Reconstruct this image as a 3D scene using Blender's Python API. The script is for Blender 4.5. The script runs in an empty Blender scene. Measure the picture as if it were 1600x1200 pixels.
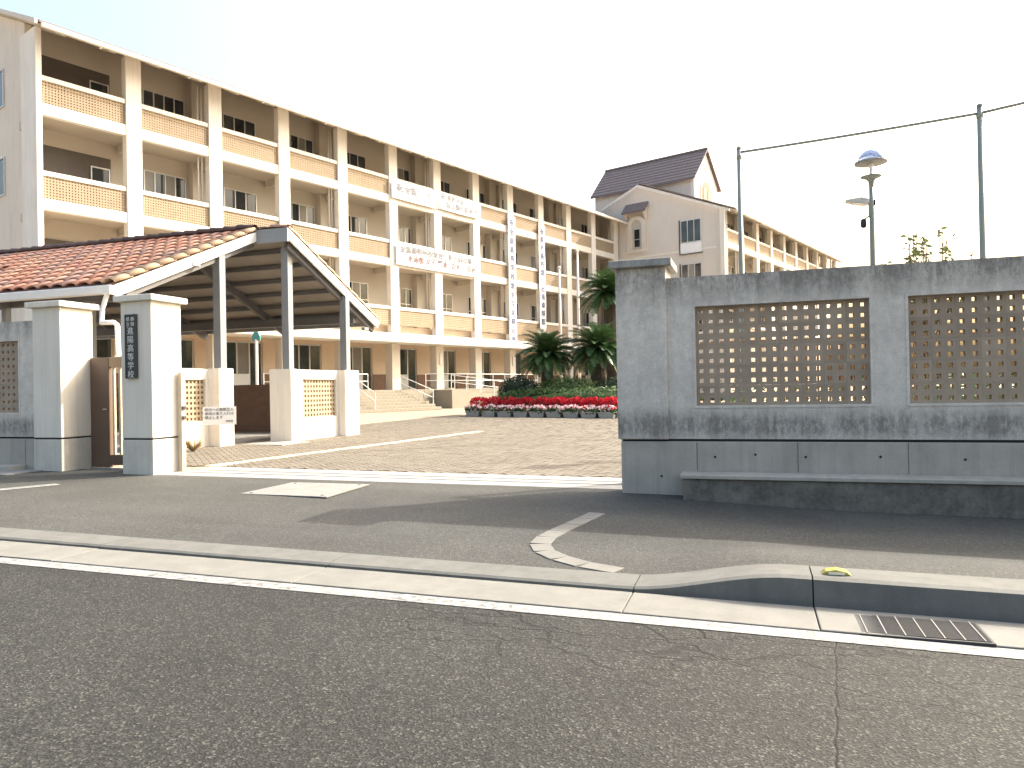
import bpy, math, random
from mathutils import Vector, Matrix
random.seed(11)
scene = bpy.context.scene
COL = scene.collection
R_ = math.radians

# ------------------------------------------------------------------ camera
YAW, RHO, FPX = R_(18.06), math.atan(.0187), 1150.0
CAM_H = 1.3
fa = Vector((-math.sin(YAW), math.cos(YAW), 7.0 / FPX)).normalized()
ra = Vector((math.cos(YAW), math.sin(YAW), 0))
cx = ra * math.cos(RHO) + Vector((0, 0, -1)) * math.sin(RHO)
cx = (cx - fa * cx.dot(fa)).normalized()
cz = -fa
cy = cz.cross(cx)
cam_d = bpy.data.cameras.new('camera')
cam = bpy.data.objects.new('camera', cam_d)
COL.objects.link(cam)
cam.matrix_world = Matrix(((cx.x, cy.x, cz.x, 0), (cx.y, cy.y, cz.y, 0), (cx.z, cy.z, cz.z, CAM_H), (0, 0, 0, 1)))
cam_d.sensor_width = 36
cam_d.lens = 36 * FPX / 1600
cam_d.clip_start = .05
cam_d.clip_end = 3000
scene.camera = cam
scene.render.resolution_x, scene.render.resolution_y = 1024, 768

# ------------------------------------------------------------------ world and sun
SUN_EL = R_(36.4)
SUN_AZ = math.atan2(.95, .97)          # from +Y towards +X
world = bpy.data.worlds.new('World')
scene.world = world
world.use_nodes = True
wn = world.node_tree.nodes
wl = world.node_tree.links
wn.clear()
sky = wn.new('ShaderNodeTexSky')
sky.sky_type = 'NISHITA'
sky.sun_disc = False
sky.sun_elevation = SUN_EL
sky.sun_rotation = SUN_AZ
sky.altitude = 0
sky.air_density = 1.5
sky.dust_density = 10.0
sky.ozone_density = 1.0
bg = wn.new('ShaderNodeBackground')
bg.inputs['Strength'].default_value = .15
wo = wn.new('ShaderNodeOutputWorld')
wl.new(sky.outputs[0], bg.inputs['Color'])
wl.new(bg.outputs[0], wo.inputs['Surface'])
sun_d = bpy.data.lights.new('sun', 'SUN')
sun_d.energy = 2.2
sun_d.angle = R_(.53)
sun_d.color = (1.0, .95, .86)
sun = bpy.data.objects.new('sun', sun_d)
COL.objects.link(sun)
sdir = Vector((math.sin(SUN_AZ) * math.cos(SUN_EL), math.cos(SUN_AZ) * math.cos(SUN_EL), math.sin(SUN_EL)))
sun.rotation_euler = sdir.to_track_quat('Z', 'Y').to_euler()
sun.location = (30, 30, 40)
scene.view_settings.view_transform = 'Standard'
scene.view_settings.look = 'None'
scene.view_settings.exposure = 1.75
scene.view_settings.gamma = 1
scene.view_settings.use_curve_mapping = False

# ------------------------------------------------------------------ materials
MATS = {}


def nodes_of(name):
    m = bpy.data.materials.new(name)
    m.use_nodes = True
    nt = m.node_tree
    return m, nt, nt.nodes, nt.links, nt.nodes['Principled BSDF']


def coords(n, l, rnd=True, world_pos=False):
    if world_pos:
        g = n.new('ShaderNodeNewGeometry')
        return g.outputs['Position']
    tc = n.new('ShaderNodeTexCoord')
    if not rnd:
        return tc.outputs['Object']
    oi = n.new('ShaderNodeObjectInfo')
    mu = n.new('ShaderNodeMath'); mu.operation = 'MULTIPLY'; mu.inputs[1].default_value = 57.0
    l.new(oi.outputs['Random'], mu.inputs[0])
    ad = n.new('ShaderNodeVectorMath'); ad.operation = 'ADD'
    l.new(tc.outputs['Object'], ad.inputs[0]); l.new(mu.outputs[0], ad.inputs[1])
    return ad.outputs[0]


def noise(n, l, co, scale, detail=4, rough=.6, sc3=None):
    t = n.new('ShaderNodeTexNoise')
    t.inputs['Scale'].default_value = scale
    t.inputs['Detail'].default_value = detail
    t.inputs['Roughness'].default_value = rough
    if sc3:
        mp = n.new('ShaderNodeMapping')
        mp.inputs['Scale'].default_value = sc3
        l.new(co, mp.inputs['Vector']); co = mp.outputs[0]
    l.new(co, t.inputs['Vector'])
    return t.outputs['Fac']


def ramp(n, l, fac, stops):
    r = n.new('ShaderNodeValToRGB')
    e = r.color_ramp.elements
    while len(e) > 1:
        e.remove(e[-1])
    e[0].position = stops[0][0]; c = stops[0][1]; e[0].color = (c[0], c[1], c[2], 1)
    for p, c in stops[1:]:
        k = e.new(p); k.color = (c[0], c[1], c[2], 1)
    l.new(fac, r.inputs[0])
    return r.outputs[0]


def mixc(n, l, fac, a, b, mode='MIX'):
    m = n.new('ShaderNodeMix'); m.data_type = 'RGBA'; m.blend_type = mode
    for s, v in ((m.inputs[0], fac), (m.inputs[6], a), (m.inputs[7], b)):
        if hasattr(v, 'links') or hasattr(v, 'is_linked'):
            l.new(v, s)
        elif isinstance(v, (tuple, list)):
            s.default_value = (v[0], v[1], v[2], 1)
        else:
            s.default_value = v
    return m.outputs[2]


def mathn(n, l, op, a, b=None, c=None, clamp=False):
    m = n.new('ShaderNodeMath'); m.operation = op; m.use_clamp = clamp
    for i, v in enumerate((a, b, c)):
        if v is None:
            continue
        if hasattr(v, 'is_linked'):
            l.new(v, m.inputs[i])
        else:
            m.inputs[i].default_value = v
    return m.outputs[0]


def bump(n, l, b, h, strength=.3, dist=.01):
    bp = n.new('ShaderNodeBump')
    bp.inputs['Strength'].default_value = strength
    bp.inputs['Distance'].default_value = dist
    l.new(h, bp.inputs['Height']); l.new(bp.outputs[0], b.inputs['Normal'])


def plain(name, col, rough=.7, var=.12, scale=2.5, fine=60, bs=.15, bd=.004, metal=0, spec=.4, streak=0, rndv=0):
    """base colour broken up by large and fine noise, optional vertical weather streaks"""
    if name in MATS:
        return MATS[name]
    m, nt, n, l, b = nodes_of(name)
    co = coords(n, l)
    f1 = noise(n, l, co, scale, 5)
    f2 = noise(n, l, co, fine, 3)
    lo = tuple(c * (1 - var) for c in col); hi = tuple(min(1, c * (1 + var)) for c in col)
    c1 = ramp(n, l, f1, [(.3, lo), (.7, hi)])
    c2 = mixc(n, l, .25, c1, ramp(n, l, f2, [(.3, tuple(c * (1 - 1.5 * var) for c in col)), (.7, hi)]))
    if streak:
        s = noise(n, l, co, 1.0, 6, .65, (9, 9, .45))
        sm = ramp(n, l, s, [(.48, (0, 0, 0)), (.72, (1, 1, 1))])
        k = mathn(n, l, 'MULTIPLY', sm, streak)
        c2 = mixc(n, l, k, c2, tuple(c * .45 for c in col))
    if rndv:
        oi = n.new('ShaderNodeObjectInfo')
        hs = n.new('ShaderNodeHueSaturation')
        l.new(mathn(n, l, 'MULTIPLY_ADD', oi.outputs['Random'], 2 * rndv, 1 - rndv), hs.inputs['Value'])
        l.new(c2, hs.inputs['Color']); c2 = hs.outputs[0]
    l.new(c2, b.inputs['Base Color'])
    b.inputs['Roughness'].default_value = rough
    b.inputs['Metallic'].default_value = metal
    b.inputs['Specular IOR Level'].default_value = spec
    if bs:
        bump(n, l, b, f2, bs, bd)
    MATS[name] = m
    return m


def asphalt(name, base, cracks):
    m, nt, n, l, b = nodes_of(name)
    co = coords(n, l, world_pos=True)
    big = noise(n, l, co, .7, 4, .55)
    mid = noise(n, l, co, 9, 3, .6)
    v = n.new('ShaderNodeTexVoronoi'); v.inputs['Scale'].default_value = 110
    l.new(co, v.inputs['Vector'])
    rnd = n.new('ShaderNodeSeparateColor'); l.new(v.outputs['Color'], rnd.inputs[0])
    c = ramp(n, l, big, [(.3, tuple(x * .80 for x in base)), (.7, tuple(x * 1.16 for x in base))])
    c = mixc(n, l, .7, c, ramp(n, l, noise(n, l, co, 1, 4, .6, (.12, 1.1, 1)), [(.35, (.8, .8, .8)), (.65, (1.15, 1.15, 1.15))]), 'MULTIPLY')
    c = mixc(n, l, mathn(n, l, 'MULTIPLY', mid, .35), c, tuple(x * .72 for x in base))
    st = ramp(n, l, rnd.outputs[0], [(0, (.35, .35, .35)), (.5, (.9, .9, .9)), (.82, (1.25, 1.23, 1.17)), (.94, (2.2, 2.15, 2.0)), (1, (3.6, 3.5, 3.2))])
    c = mixc(n, l, .9 if cracks else .5, c, st, 'MULTIPLY')
    vv = n.new('ShaderNodeTexVoronoi'); vv.inputs['Scale'].default_value = 34
    l.new(co, vv.inputs['Vector'])
    r2 = n.new('ShaderNodeSeparateColor'); l.new(vv.outputs['Color'], r2.inputs[0])
    c = mixc(n, l, .35 if cracks else .2, c, ramp(n, l, r2.outputs[0], [(0, (.62, .62, .62)), (.6, (1, 1, 1)), (1, (1.35, 1.33, 1.3))]), 'MULTIPLY')
    h = v.outputs['Distance']
    if cracks:
        # crazed band near the gutter and one transverse seam
        wob = n.new('ShaderNodeTexNoise'); wob.inputs['Scale'].default_value = 6; wob.inputs['Detail'].default_value = 6
        l.new(co, wob.inputs['Vector'])
        sub = n.new('ShaderNodeVectorMath'); sub.operation = 'MULTIPLY_ADD'
        l.new(wob.outputs['Color'], sub.inputs[0]); sub.inputs[1].default_value = (.28, .28, 0); l.new(co, sub.inputs[2])
        mp = n.new('ShaderNodeMapping'); mp.inputs['Scale'].default_value = (1.0, 2.6, 1)
        l.new(sub.outputs[0], mp.inputs['Vector'])
        vc = n.new('ShaderNodeTexVoronoi'); vc.feature = 'DISTANCE_TO_EDGE'; vc.inputs['Scale'].default_value = 1.6
        l.new(mp.outputs[0], vc.inputs['Vector'])
        line = ramp(n, l, vc.outputs['Distance'], [(0, (1, 1, 1)), (.018, (.75, .75, .75)), (.036, (0, 0, 0))])
        sx = n.new('ShaderNodeSeparateXYZ'); l.new(co, sx.inputs[0])
        zone = mathn(n, l, 'MULTIPLY',
                     mathn(n, l, 'SMOOTH_MIN', mathn(n, l, 'MULTIPLY_ADD', sx.outputs[0], .9, 2.5, clamp=True), 1, .1),
                     mathn(n, l, 'MULTIPLY_ADD', sx.outputs[1], 1.5, -4.5, clamp=True))
        patch = ramp(n, l, noise(n, l, co, 1.7, 3), [(.36, (0, 0, 0)), (.44, (1, 1, 1))])
        k = mathn(n, l, 'MULTIPLY', mathn(n, l, 'MULTIPLY', line, zone), patch)
        wx = mathn(n, l, 'MULTIPLY_ADD', noise(n, l, co, 9, 5), .05, -.025)
        dx = mathn(n, l, 'ADD', mathn(n, l, 'MULTIPLY_ADD', sx.outputs[1], -.10, sx.outputs[0]), wx)
        seam = ramp(n, l, mathn(n, l, 'ABSOLUTE', mathn(n, l, 'ADD', dx, .028)), [(0, (1, 1, 1)), (.003, (.8, .8, .8)), (.007, (0, 0, 0))])
        k = mathn(n, l, 'MAXIMUM', k, mathn(n, l, 'MULTIPLY', seam, .9))
        c = mixc(n, l, mathn(n, l, 'MULTIPLY', k, .85), c, (.012, .012, .012))
        h = mathn(n, l, 'MULTIPLY_ADD', k, -2.0, h)
    l.new(c, b.inputs['Base Color'])
    b.inputs['Roughness'].default_value = .85
    b.inputs['Specular IOR Level'].default_value = .3
    bump(n, l, b, h, .45, .006)
    return m


def wall_concrete(name, base, stain):
    """weathered painted concrete: rain streaks that gather below copings and sills"""
    m, nt, n, l, b = nodes_of(name)
    co = coords(n, l, world_pos=True)
    c = ramp(n, l, noise(n, l, co, 1.4, 6, .6), [(.3, tuple(x * .88 for x in base)), (.7, tuple(min(1, x * 1.08) for x in base))])
    sx = n.new('ShaderNodeSeparateXYZ'); l.new(co, sx.inputs[0])
    z = sx.outputs[2]
    st = ramp(n, l, noise(n, l, co, 1, 7, .7, (7, 7, .5)), [(.40, (0, 0, 0)), (.68, (1, 1, 1))])
    bl = ramp(n, l, noise(n, l, co, 1.1, 6, .65, (1.3, 1.3, .5)), [(.42, (0, 0, 0)), (.64, (1, 1, 1))])
    top = mathn(n, l, 'MULTIPLY_ADD', z, 2.6, -5.6, clamp=True)
    sill = mathn(n, l, 'MULTIPLY', mathn(n, l, 'MULTIPLY_ADD', z, -5, 5.3, clamp=True), mathn(n, l, 'MULTIPLY_ADD', z, 5, -3.0, clamp=True))
    zone = mathn(n, l, 'ADD', mathn(n, l, 'MAXIMUM', top, sill), .22, clamp=True)
    k = mathn(n, l, 'MULTIPLY', zone, mathn(n, l, 'ADD', mathn(n, l, 'MULTIPLY', st, .55), mathn(n, l, 'MULTIPLY', bl, .45)), clamp=True)
    spk = ramp(n, l, noise(n, l, co, 24, 8, .8, (1, 1, .55)), [(.42, (0, 0, 0)), (.58, (1, 1, 1))])
    k = mathn(n, l, 'ADD', k, mathn(n, l, 'MULTIPLY', mathn(n, l, 'MULTIPLY_ADD', spk, .45, .12), mathn(n, l, 'MAXIMUM', top, sill)), clamp=True)
    c = mixc(n, l, mathn(n, l, 'MULTIPLY', k, stain), c, tuple(x * .28 for x in base))
    f2 = noise(n, l, co, 60, 5, .7)
    c = mixc(n, l, .8, c, ramp(n, l, noise(n, l, co, 10, 6, .7), [(.32, (.80, .80, .80)), (.68, (1.10, 1.10, 1.10))]), 'MULTIPLY')
    foot = mathn(n, l, 'MULTIPLY_ADD', z, -2.2, 2.0, clamp=True)
    c = mixc(n, l, mathn(n, l, 'MULTIPLY', mathn(n, l, 'MULTIPLY', foot, noise(n, l, co, 5, 6, .7)), .35), c, tuple(x * .4 for x in base))
    c = mixc(n, l, .65, c, ramp(n, l, f2, [(.3, (.72, .72, .72)), (.7, (1.12, 1.12, 1.12))]), 'MULTIPLY')
    l.new(c, b.inputs['Base Color'])
    b.inputs['Roughness'].default_value = .85
    b.inputs['Specular IOR Level'].default_value = .25
    bump(n, l, b, f2, .6, .006)
    return m


def leafy(name, cols, rough=.5, trans=.25):
    m, nt, n, l, b = nodes_of(name)
    g = n.new('ShaderNodeNewGeometry')
    c = ramp(n, l, g.outputs['Random Per Island'], [(i / max(1, len(cols) - 1), q) for i, q in enumerate(cols)])
    l.new(c, b.inputs['Base Color'])
    b.inputs['Roughness'].default_value = rough
    b.inputs['Specular IOR Level'].default_value = .35
    tr = n.new('ShaderNodeBsdfTranslucent'); l.new(c, tr.inputs[0])
    mx = n.new('ShaderNodeMixShader'); mx.inputs[0].default_value = trans
    l.new(b.outputs[0], mx.inputs[1]); l.new(tr.outputs[0], mx.inputs[2])
    l.new(mx.outputs[0], n['Material Output'].inputs['Surface'])
    return m


def randcol(name, cols, rough=.75, bs=.2, island=False, fine=40):
    m, nt, n, l, b = nodes_of(name)
    if island:
        g = n.new('ShaderNodeNewGeometry'); r = g.outputs['Random Per Island']
    else:
        o = n.new('ShaderNodeObjectInfo'); r = o.outputs['Random']
    c = ramp(n, l, r, [(i / max(1, len(cols) - 1), q) for i, q in enumerate(cols)])
    co = coords(n, l, world_pos=True)
    f = noise(n, l, co, fine, 4)
    c = mixc(n, l, .5, c, ramp(n, l, f, [(.3, (.7, .7, .7)), (.7, (1.2, 1.2, 1.2))]), 'MULTIPLY')
    f3 = noise(n, l, co, 1.1, 4)
    c = mixc(n, l, .6, c, ramp(n, l, f3, [(.35, (.8, .8, .8)), (.65, (1.1, 1.1, 1.1))]), 'MULTIPLY')
    l.new(c, b.inputs['Base Color'])
    b.inputs['Roughness'].default_value = rough
    b.inputs['Specular IOR Level'].default_value = .3
    bump(n, l, b, f, bs, .004)
    return m


def glass_mat(name, tint, rough=.06):
    m, nt, n, l, b = nodes_of(name)
    co = coords(n, l, world_pos=True)
    f = noise(n, l, co, .8, 3)
    l.new(ramp(n, l, f, [(.35, tint), (.65, tuple(c * 1.9 + .01 for c in tint))]), b.inputs['Base Color'])
    b.inputs['Roughness'].default_value = rough
    b.inputs['Specular IOR Level'].default_value = .75
    bump(n, l, b, noise(n, l, co, 1.5, 2), .02, .02)
    return m


M_ASPH = asphalt('road asphalt', (.031, .0325, .031), True)
M_WALK = asphalt('walk asphalt', (.063, .0645, .061), False)
M_DIRT = plain('earth', (.30, .25, .19), .9, .2, 1.0)
M_KERB = plain('kerb concrete', (.125, .127, .118), .85, .16, 5, 70, .3, streak=.3)
M_GUT = plain('gutter concrete', (.17, .168, .153), .85, .16, 5, 70, .3)
def worn_paint():
    m, nt, n, l, b = nodes_of('road paint')
    co = coords(n, l, world_pos=True)
    w = ramp(n, l, noise(n, l, co, 22, 8, .75), [(.40, (1, 1, 1)), (.52, (0, 0, 0))])
    w2 = ramp(n, l, noise(n, l, co, 2.3, 3, .6), [(.35, (1, 1, 1)), (.6, (.45, .45, .45))])
    c = mixc(n, l, noise(n, l, co, 5, 4), (.21, .21, .205), (.31, .31, .30))
    c = mixc(n, l, mathn(n, l, 'MULTIPLY', w, w2), c, (.07, .07, .068))
    l.new(c, b.inputs['Base Color']); b.inputs['Roughness'].default_value = .7
    bump(n, l, b, noise(n, l, co, 90, 2), .3, .003)
    return m


M_PAINT = worn_paint()
M_WALL = wall_concrete('boundary wall render', (.70, .655, .59), .9)
M_PLINTH = plain('plinth concrete', (.37, .35, .305), .85, .18, 2.2, 50, .2, streak=.35)
M_BENCH = plain('stained ledge concrete', (.15, .14, .122), .9, .45, 6, 30, .5, streak=.5)
M_PILLAR = plain('pillar paint', (.68, .64, .56), .7, .06, 1.5, 60, .15, streak=.22)
M_DARK = plain('dark groove', (.03, .03, .03), .9, .1)
M_BLOCK = plain('tan perforated block', (.33, .265, .20), .85, .14, 5, 60, .3, rndv=.10)
M_BLOCKL = plain('ochre perforated block', (.35, .275, .19), .85, .1, 2, 60, .2, rndv=.05)
M_CREAM = plain('cream wall paint', (.66, .60, .52), .75, .07, .8, 40, .08, streak=.25)
M_CREAMW = plain('white cream trim', (.74, .70, .63), .7, .07, .8, 40, .08, streak=.3)
M_PEACH = plain('peach wall paint', (.70, .56, .42), .75, .06, .8, 40, .08)
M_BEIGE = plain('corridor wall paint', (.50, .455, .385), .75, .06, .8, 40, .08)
M_PINK = plain('pale gable paint', (.62, .57, .51), .75, .05, .5, 40, .08, streak=.15)
M_BROWN = plain('brown dado tile', (.20, .115, .075), .6, .15, 3, 40, .1)
M_STEP = plain('step tile', (.26, .235, .185), .7, .08, 2, 40, .1)
M_GLASS = glass_mat('window glass', (.018, .022, .026))
M_CURT = plain('drawn curtain', (.22, .21, .19), .3, .1, 2, 40, 0, spec=.6)
M_GLASSB = glass_mat('entrance glass', (.03, .04, .042), .03)
M_FRAME = plain('aluminium frame', (.62, .62, .60), .4, .05, 4, 60, 0, metal=.5)
M_DKFRAME = plain('dark frame', (.09, .075, .065), .5, .1)
M_SLATE = plain('slate roofing', (.18, .145, .138), .7, .15, 3, 30, .3)
M_STEEL = plain('painted grey steel', (.22, .235, .25), .5, .06, 3, 60, .05)
M_STEELD = plain('dark steel purlin', (.12, .12, .125), .6, .1)
M_DECK = plain('roof deck board', (.30, .27, .235), .7, .12, 2)
M_WHITE = plain('white painted board', (.80, .80, .78), .5, .04, 3, 60, .05)
M_GATE = plain('brown gate enamel', (.13, .085, .06), .45, .1, 3)
M_BAR = plain('cream gate bars', (.50, .43, .33), .5, .08)
M_GALV = plain('galvanised steel', (.48, .48, .47), .45, .1, 8, 60, .1, metal=.4)
M_POLE = plain('green grey pole paint', (.19, .225, .215), .5, .08)
M_TILE = randcol('terracotta roof tile', [(.46, .21, .14), (.58, .29, .19), (.42, .26, .21), (.62, .36, .24), (.52, .23, .16), (.36, .24, .20), (.60, .32, .24)], .7)
M_TILED = randcol('dark ridge tile', [(.10, .06, .05), (.14, .08, .065), (.12, .07, .06)], .65)
M_VERGE = randcol('buff verge tile', [(.50, .36, .24), (.55, .40, .27), (.46, .31, .21)], .7)
M_PAVER = randcol('clay paver', [(.14, .125, .10), (.165, .145, .115), (.15, .135, .11), (.185, .165, .135), (.135, .12, .095), (.17, .155, .13)], .85, .2, True)
M_YELLOW = plain('cream paver', (.66, .58, .38), .8, .08, 3)
M_SLAB = plain('threshold concrete', (.27, .265, .25), .8, .1, 3)
M_PLANTER = plain('grey planter plastic', (.36, .37, .36), .6, .08, 4)
M_TEXTD = plain('black lettering', (.03, .03, .035), .6, .05)
M_TEXTB = plain('blue lettering', (.085, .10, .19), .6, .05)
M_TEXTG = plain('faded lettering', (.14, .145, .17), .6, .05)
M_TEXTR = plain('faded red lettering', (.15, .07, .08), .6, .05)
M_TEXTW = plain('pale lettering', (.62, .62, .60), .5, .05)
M_PLATE = plain('dark bronze plate', (.045, .047, .045), .45, .1)
M_CLOTH = plain('white banner cloth', (.82, .83, .84), .8, .03, 2)
M_PAPER = plain('white notice board', (.82, .82, .80), .6, .02, 2)
M_REFL = plain('yellow reflector', (.42, .36, .10), .3, .05)
M_IRON = plain('grating iron', (.035, .037, .04), .6, .15, 9)
M_DOME = None
M_CYCAD = leafy('cycad leaflets', [(.028, .06, .02), (.045, .10, .032), (.075, .14, .045), (.035, .08, .028)], .4, .15)
M_BARK = plain('cycad trunk', (.075, .06, .045), .95, .35, 8, 25, .8, .02)
M_HEDGE = leafy('hedge leaves', [(.035, .07, .022), (.06, .12, .036), (.09, .16, .048), (.045, .09, .03)], .55)
M_HEDGED = leafy('dark bush leaves', [(.012, .028, .016), (.025, .05, .024), (.03, .06, .03)], .55)
M_HEDGEY = leafy('light bush leaves', [(.06, .10, .025), (.10, .16, .045), (.13, .19, .06)], .55)
M_TREE = leafy('tree leaves', [(.06, .10, .03), (.10, .14, .05), (.14, .17, .07), (.09, .08, .05)], .6, .35)
M_TWIG = plain('twig bark', (.10, .075, .055), .9, .2)
M_RED = leafy('red petals', [(.50, .012, .025), (.62, .02, .04), (.42, .01, .03), (.66, .05, .07)], .6, .3)
M_PALE = leafy('pale pink petals', [(.78, .62, .62), (.75, .42, .48), (.80, .74, .70), (.70, .30, .38)], .6, .3)
M_GREEN = leafy('planter leaves', [(.04, .08, .025), (.07, .12, .04)], .6)
M_DRY = leafy('dry grass', [(.36, .27, .14), (.28, .2, .1), (.42, .34, .2)], .8)


# ------------------------------------------------------------------ mesh helpers
def link(o, parent=None):
    COL.objects.link(o)
    if parent is not None:
        o.parent = parent
    return o


def tag(o, label=None, cat=None, group=None, kind=None):
    for k, v in (('label', label), ('category', cat), ('group', group), ('kind', kind)):
        if v:
            o[k] = v
    return o


def empty(name, loc=(0, 0, 0), rz=0, label=None, cat=None, group=None):
    o = bpy.data.objects.new(name, None)
    o.empty_display_size = .2
    o.location = loc
    o.rotation_euler = (0, 0, rz)
    link(o)
    return tag(o, label, cat, group)


class MB:
    def __init__(self, f=None):
        self.v = []; self.f = []; self.map = f

    def add(self, pts, faces):
        k = len(self.v)
        self.v += [tuple(self.map(*p)) if self.map else tuple(p) for p in pts]
        self.f += [tuple(i + k for i in q) for q in faces]
        return self

    def box(self, x0, x1, y0, y1, z0, z1):
        return self.add([(x0, y0, z0), (x1, y0, z0), (x1, y1, z0), (x0, y1, z0), (x0, y0, z1), (x1, y0, z1), (x1, y1, z1), (x0, y1, z1)],
                        [(0, 3, 2, 1), (4, 5, 6, 7), (0, 1, 5, 4), (1, 2, 6, 5), (2, 3, 7, 6), (3, 0, 4, 7)])

    def prism(self, pts, vec):
        n = len(pts)
        q = [(p[0] + vec[0], p[1] + vec[1], p[2] + vec[2]) for p in pts]
        fs = [tuple(range(n - 1, -1, -1)), tuple(range(n, 2 * n))]
        fs += [(i, (i + 1) % n, n + (i + 1) % n, n + i) for i in range(n)]
        return self.add(list(pts) + q, fs)

    def bar(self, p, q, w, h, up=(0, 0, 1)):
        p = Vector(p); q = Vector(q); d = (q - p).normalized()
        s = d.cross(Vector(up))
        s = s.normalized() if s.length > 1e-6 else Vector((1, 0, 0))
        u = s.cross(d).normalized()
        a = s * (w / 2); b = u * (h / 2)
        return self.prism([tuple(p - a - b), tuple(p + a - b), tuple(p + a + b), tuple(p - a + b)], tuple(q - p))

    def tube(self, pts, r, n=8):
        pts = [Vector(p) for p in pts]
        rr = r if isinstance(r, (list, tuple)) else [r] * len(pts)
        vs = []; fs = []
        ref = None
        for i, p in enumerate(pts):
            d = (pts[min(i + 1, len(pts) - 1)] - pts[max(i - 1, 0)]).normalized()
            if ref is None:
                ref = Vector((1, 0, 0)) if abs(d.x) < .8 else Vector((0, 1, 0))
            s = (ref - d * ref.dot(d)).normalized(); u = d.cross(s); ref = s
            for k in range(n):
                a = 2 * math.pi * k / n
                vs.append(tuple(p + (s * math.cos(a) + u * math.sin(a)) * rr[i]))
        for i in range(len(pts) - 1):
            for k in range(n):
                fs.append((i * n + k, i * n + (k + 1) % n, (i + 1) * n + (k + 1) % n, (i + 1) * n + k))
        fs.append(tuple(range(n - 1, -1, -1))); fs.append(tuple((len(pts) - 1) * n + k for k in range(n)))
        return self.add(vs, fs)

    def lathe(self, prof, n=20, c=(0, 0)):
        vs = []; fs = []
        for r, z in prof:
            for k in range(n):
                a = 2 * math.pi * k / n
                vs.append((c[0] + r * math.cos(a), c[1] + r * math.sin(a), z))
        m = len(prof)
        for i in range(m - 1):
            for k in range(n):
                fs.append((i * n + k, i * n + (k + 1) % n, (i + 1) * n + (k + 1) % n, (i + 1) * n + k))
        fs.append(tuple(range(n - 1, -1, -1))); fs.append(tuple((m - 1) * n + k for k in range(n)))
        return self.add(vs, fs)

    def lattice(self, x0, z0, nx, nz, px, pz, hx, hz, y0, y1):
        """slab in the xz plane with nx by nz through holes"""
        for i in range(nx):
            for j in range(nz):
                X = x0 + i * px; Z = z0 + j * pz
                o = [(X, Z), (X + px, Z), (X + px, Z + pz), (X, Z + pz)]
                a = X + (px - hx) / 2; c = Z + (pz - hz) / 2
                h = [(a, c), (a + hx, c), (a + hx, c + hz), (a, c + hz)]
                vs = [(p[0], y0, p[1]) for p in o] + [(p[0], y0, p[1]) for p in h] + [(p[0], y1, p[1]) for p in h] + [(p[0], y1, p[1]) for p in o]
                fs = []
                for k in range(4):
                    k2 = (k + 1) % 4
                    fs += [(k, k2, 4 + k2, 4 + k), (4 + k, 4 + k2, 8 + k2, 8 + k), (8 + k, 8 + k2, 12 + k2, 12 + k)]
                if j == 0: fs.append((0, 12, 13, 1))
                if i == nx - 1: fs.append((1, 13, 14, 2))
                if j == nz - 1: fs.append((2, 14, 15, 3))
                if i == 0: fs.append((3, 15, 12, 0))
                self.add(vs, fs)
        return self

    def mesh(self, name, mat, smooth=False):
        me = bpy.data.meshes.new(name)
        me.from_pydata(self.v, [], self.f)
        me.materials.append(mat)
        if smooth:
            me.polygons.foreach_set('use_smooth', [True] * len(me.polygons))
        me.update()
        return me

    def build(self, name, mat, parent=None, bevel=0, smooth=False, loc=None):
        o = bpy.data.objects.new(name, self.mesh(name, mat, smooth))
        link(o, parent)
        if loc:
            o.location = loc
        if bevel:
            md = o.modifiers.new('bevel', 'BEVEL'); md.width = bevel; md.segments = 2; md.limit_method = 'ANGLE'; md.angle_limit = R_(40)
        return o


def inst(me, name, parent=None, loc=(0, 0, 0), rot=(0, 0, 0), scale=(1, 1, 1)):
    o = bpy.data.objects.new(name, me)
    link(o, parent)
    o.location = loc; o.rotation_euler = rot; o.scale = scale
    return o


def text_mesh(name, s, size, mat, align='CENTER', depth=.002, space=1.0, bold=.0):
    cu = bpy.data.curves.new(name, 'FONT')
    cu.body = s; cu.size = size; cu.align_x = align; cu.align_y = 'CENTER'; cu.extrude = depth
    cu.space_character = space
    cu.resolution_u = 2
    cu.offset = bold * size
    o = bpy.data.objects.new(name, cu)
    COL.objects.link(o)
    dg = bpy.context.evaluated_depsgraph_get()
    me = bpy.data.meshes.new_from_object(o.evaluated_get(dg))
    bpy.data.objects.remove(o); bpy.data.curves.remove(cu)
    me.materials.clear(); me.materials.append(mat)
    return me


def put_text(s, size, mat, parent, loc, face_rz=0, name='lettering', align='CENTER', space=1.0, bold=.0):
    """text standing upright, readable from -y in the local frame"""
    me = text_mesh(name, s, size, mat, align, space=space, bold=bold)
    return inst(me, name, parent, loc, (R_(90), 0, face_rz))


def zg(x):
    return -.0135 * (max(-30, min(12, x)) + 1.5)


def sstep(t):
    t = max(0, min(1, t)); return t * t * (3 - 2 * t)


def kraise(x):
    return .135 * sstep((x + .8) / 1.0)


def zs(x, y):          # footway and drive surface
    return zg(x) + .03 + kraise(x) * sstep(1 - (y - 5.0) / 1.9) - .05 * sstep((x + 1) / 2) * sstep((y - 5.1) / 1.5)


def sheet(name, xs, ys, zf, mat, parent=None, kind='structure'):
    m = MB()
    vs = [(x, y, zf(x, y)) for y in ys for x in xs]
    nx = len(xs)
    fs = [(j * nx + i, j * nx + i + 1, (j + 1) * nx + i + 1, (j + 1) * nx + i) for j in range(len(ys) - 1) for i in range(nx - 1)]
    m.add(vs, fs)
    o = m.build(name, mat, parent)
    if kind:
        o['kind'] = kind
    return o


def frange(a, b, n):
    return [a + (b - a) * i / n for i in range(n + 1)]


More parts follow.
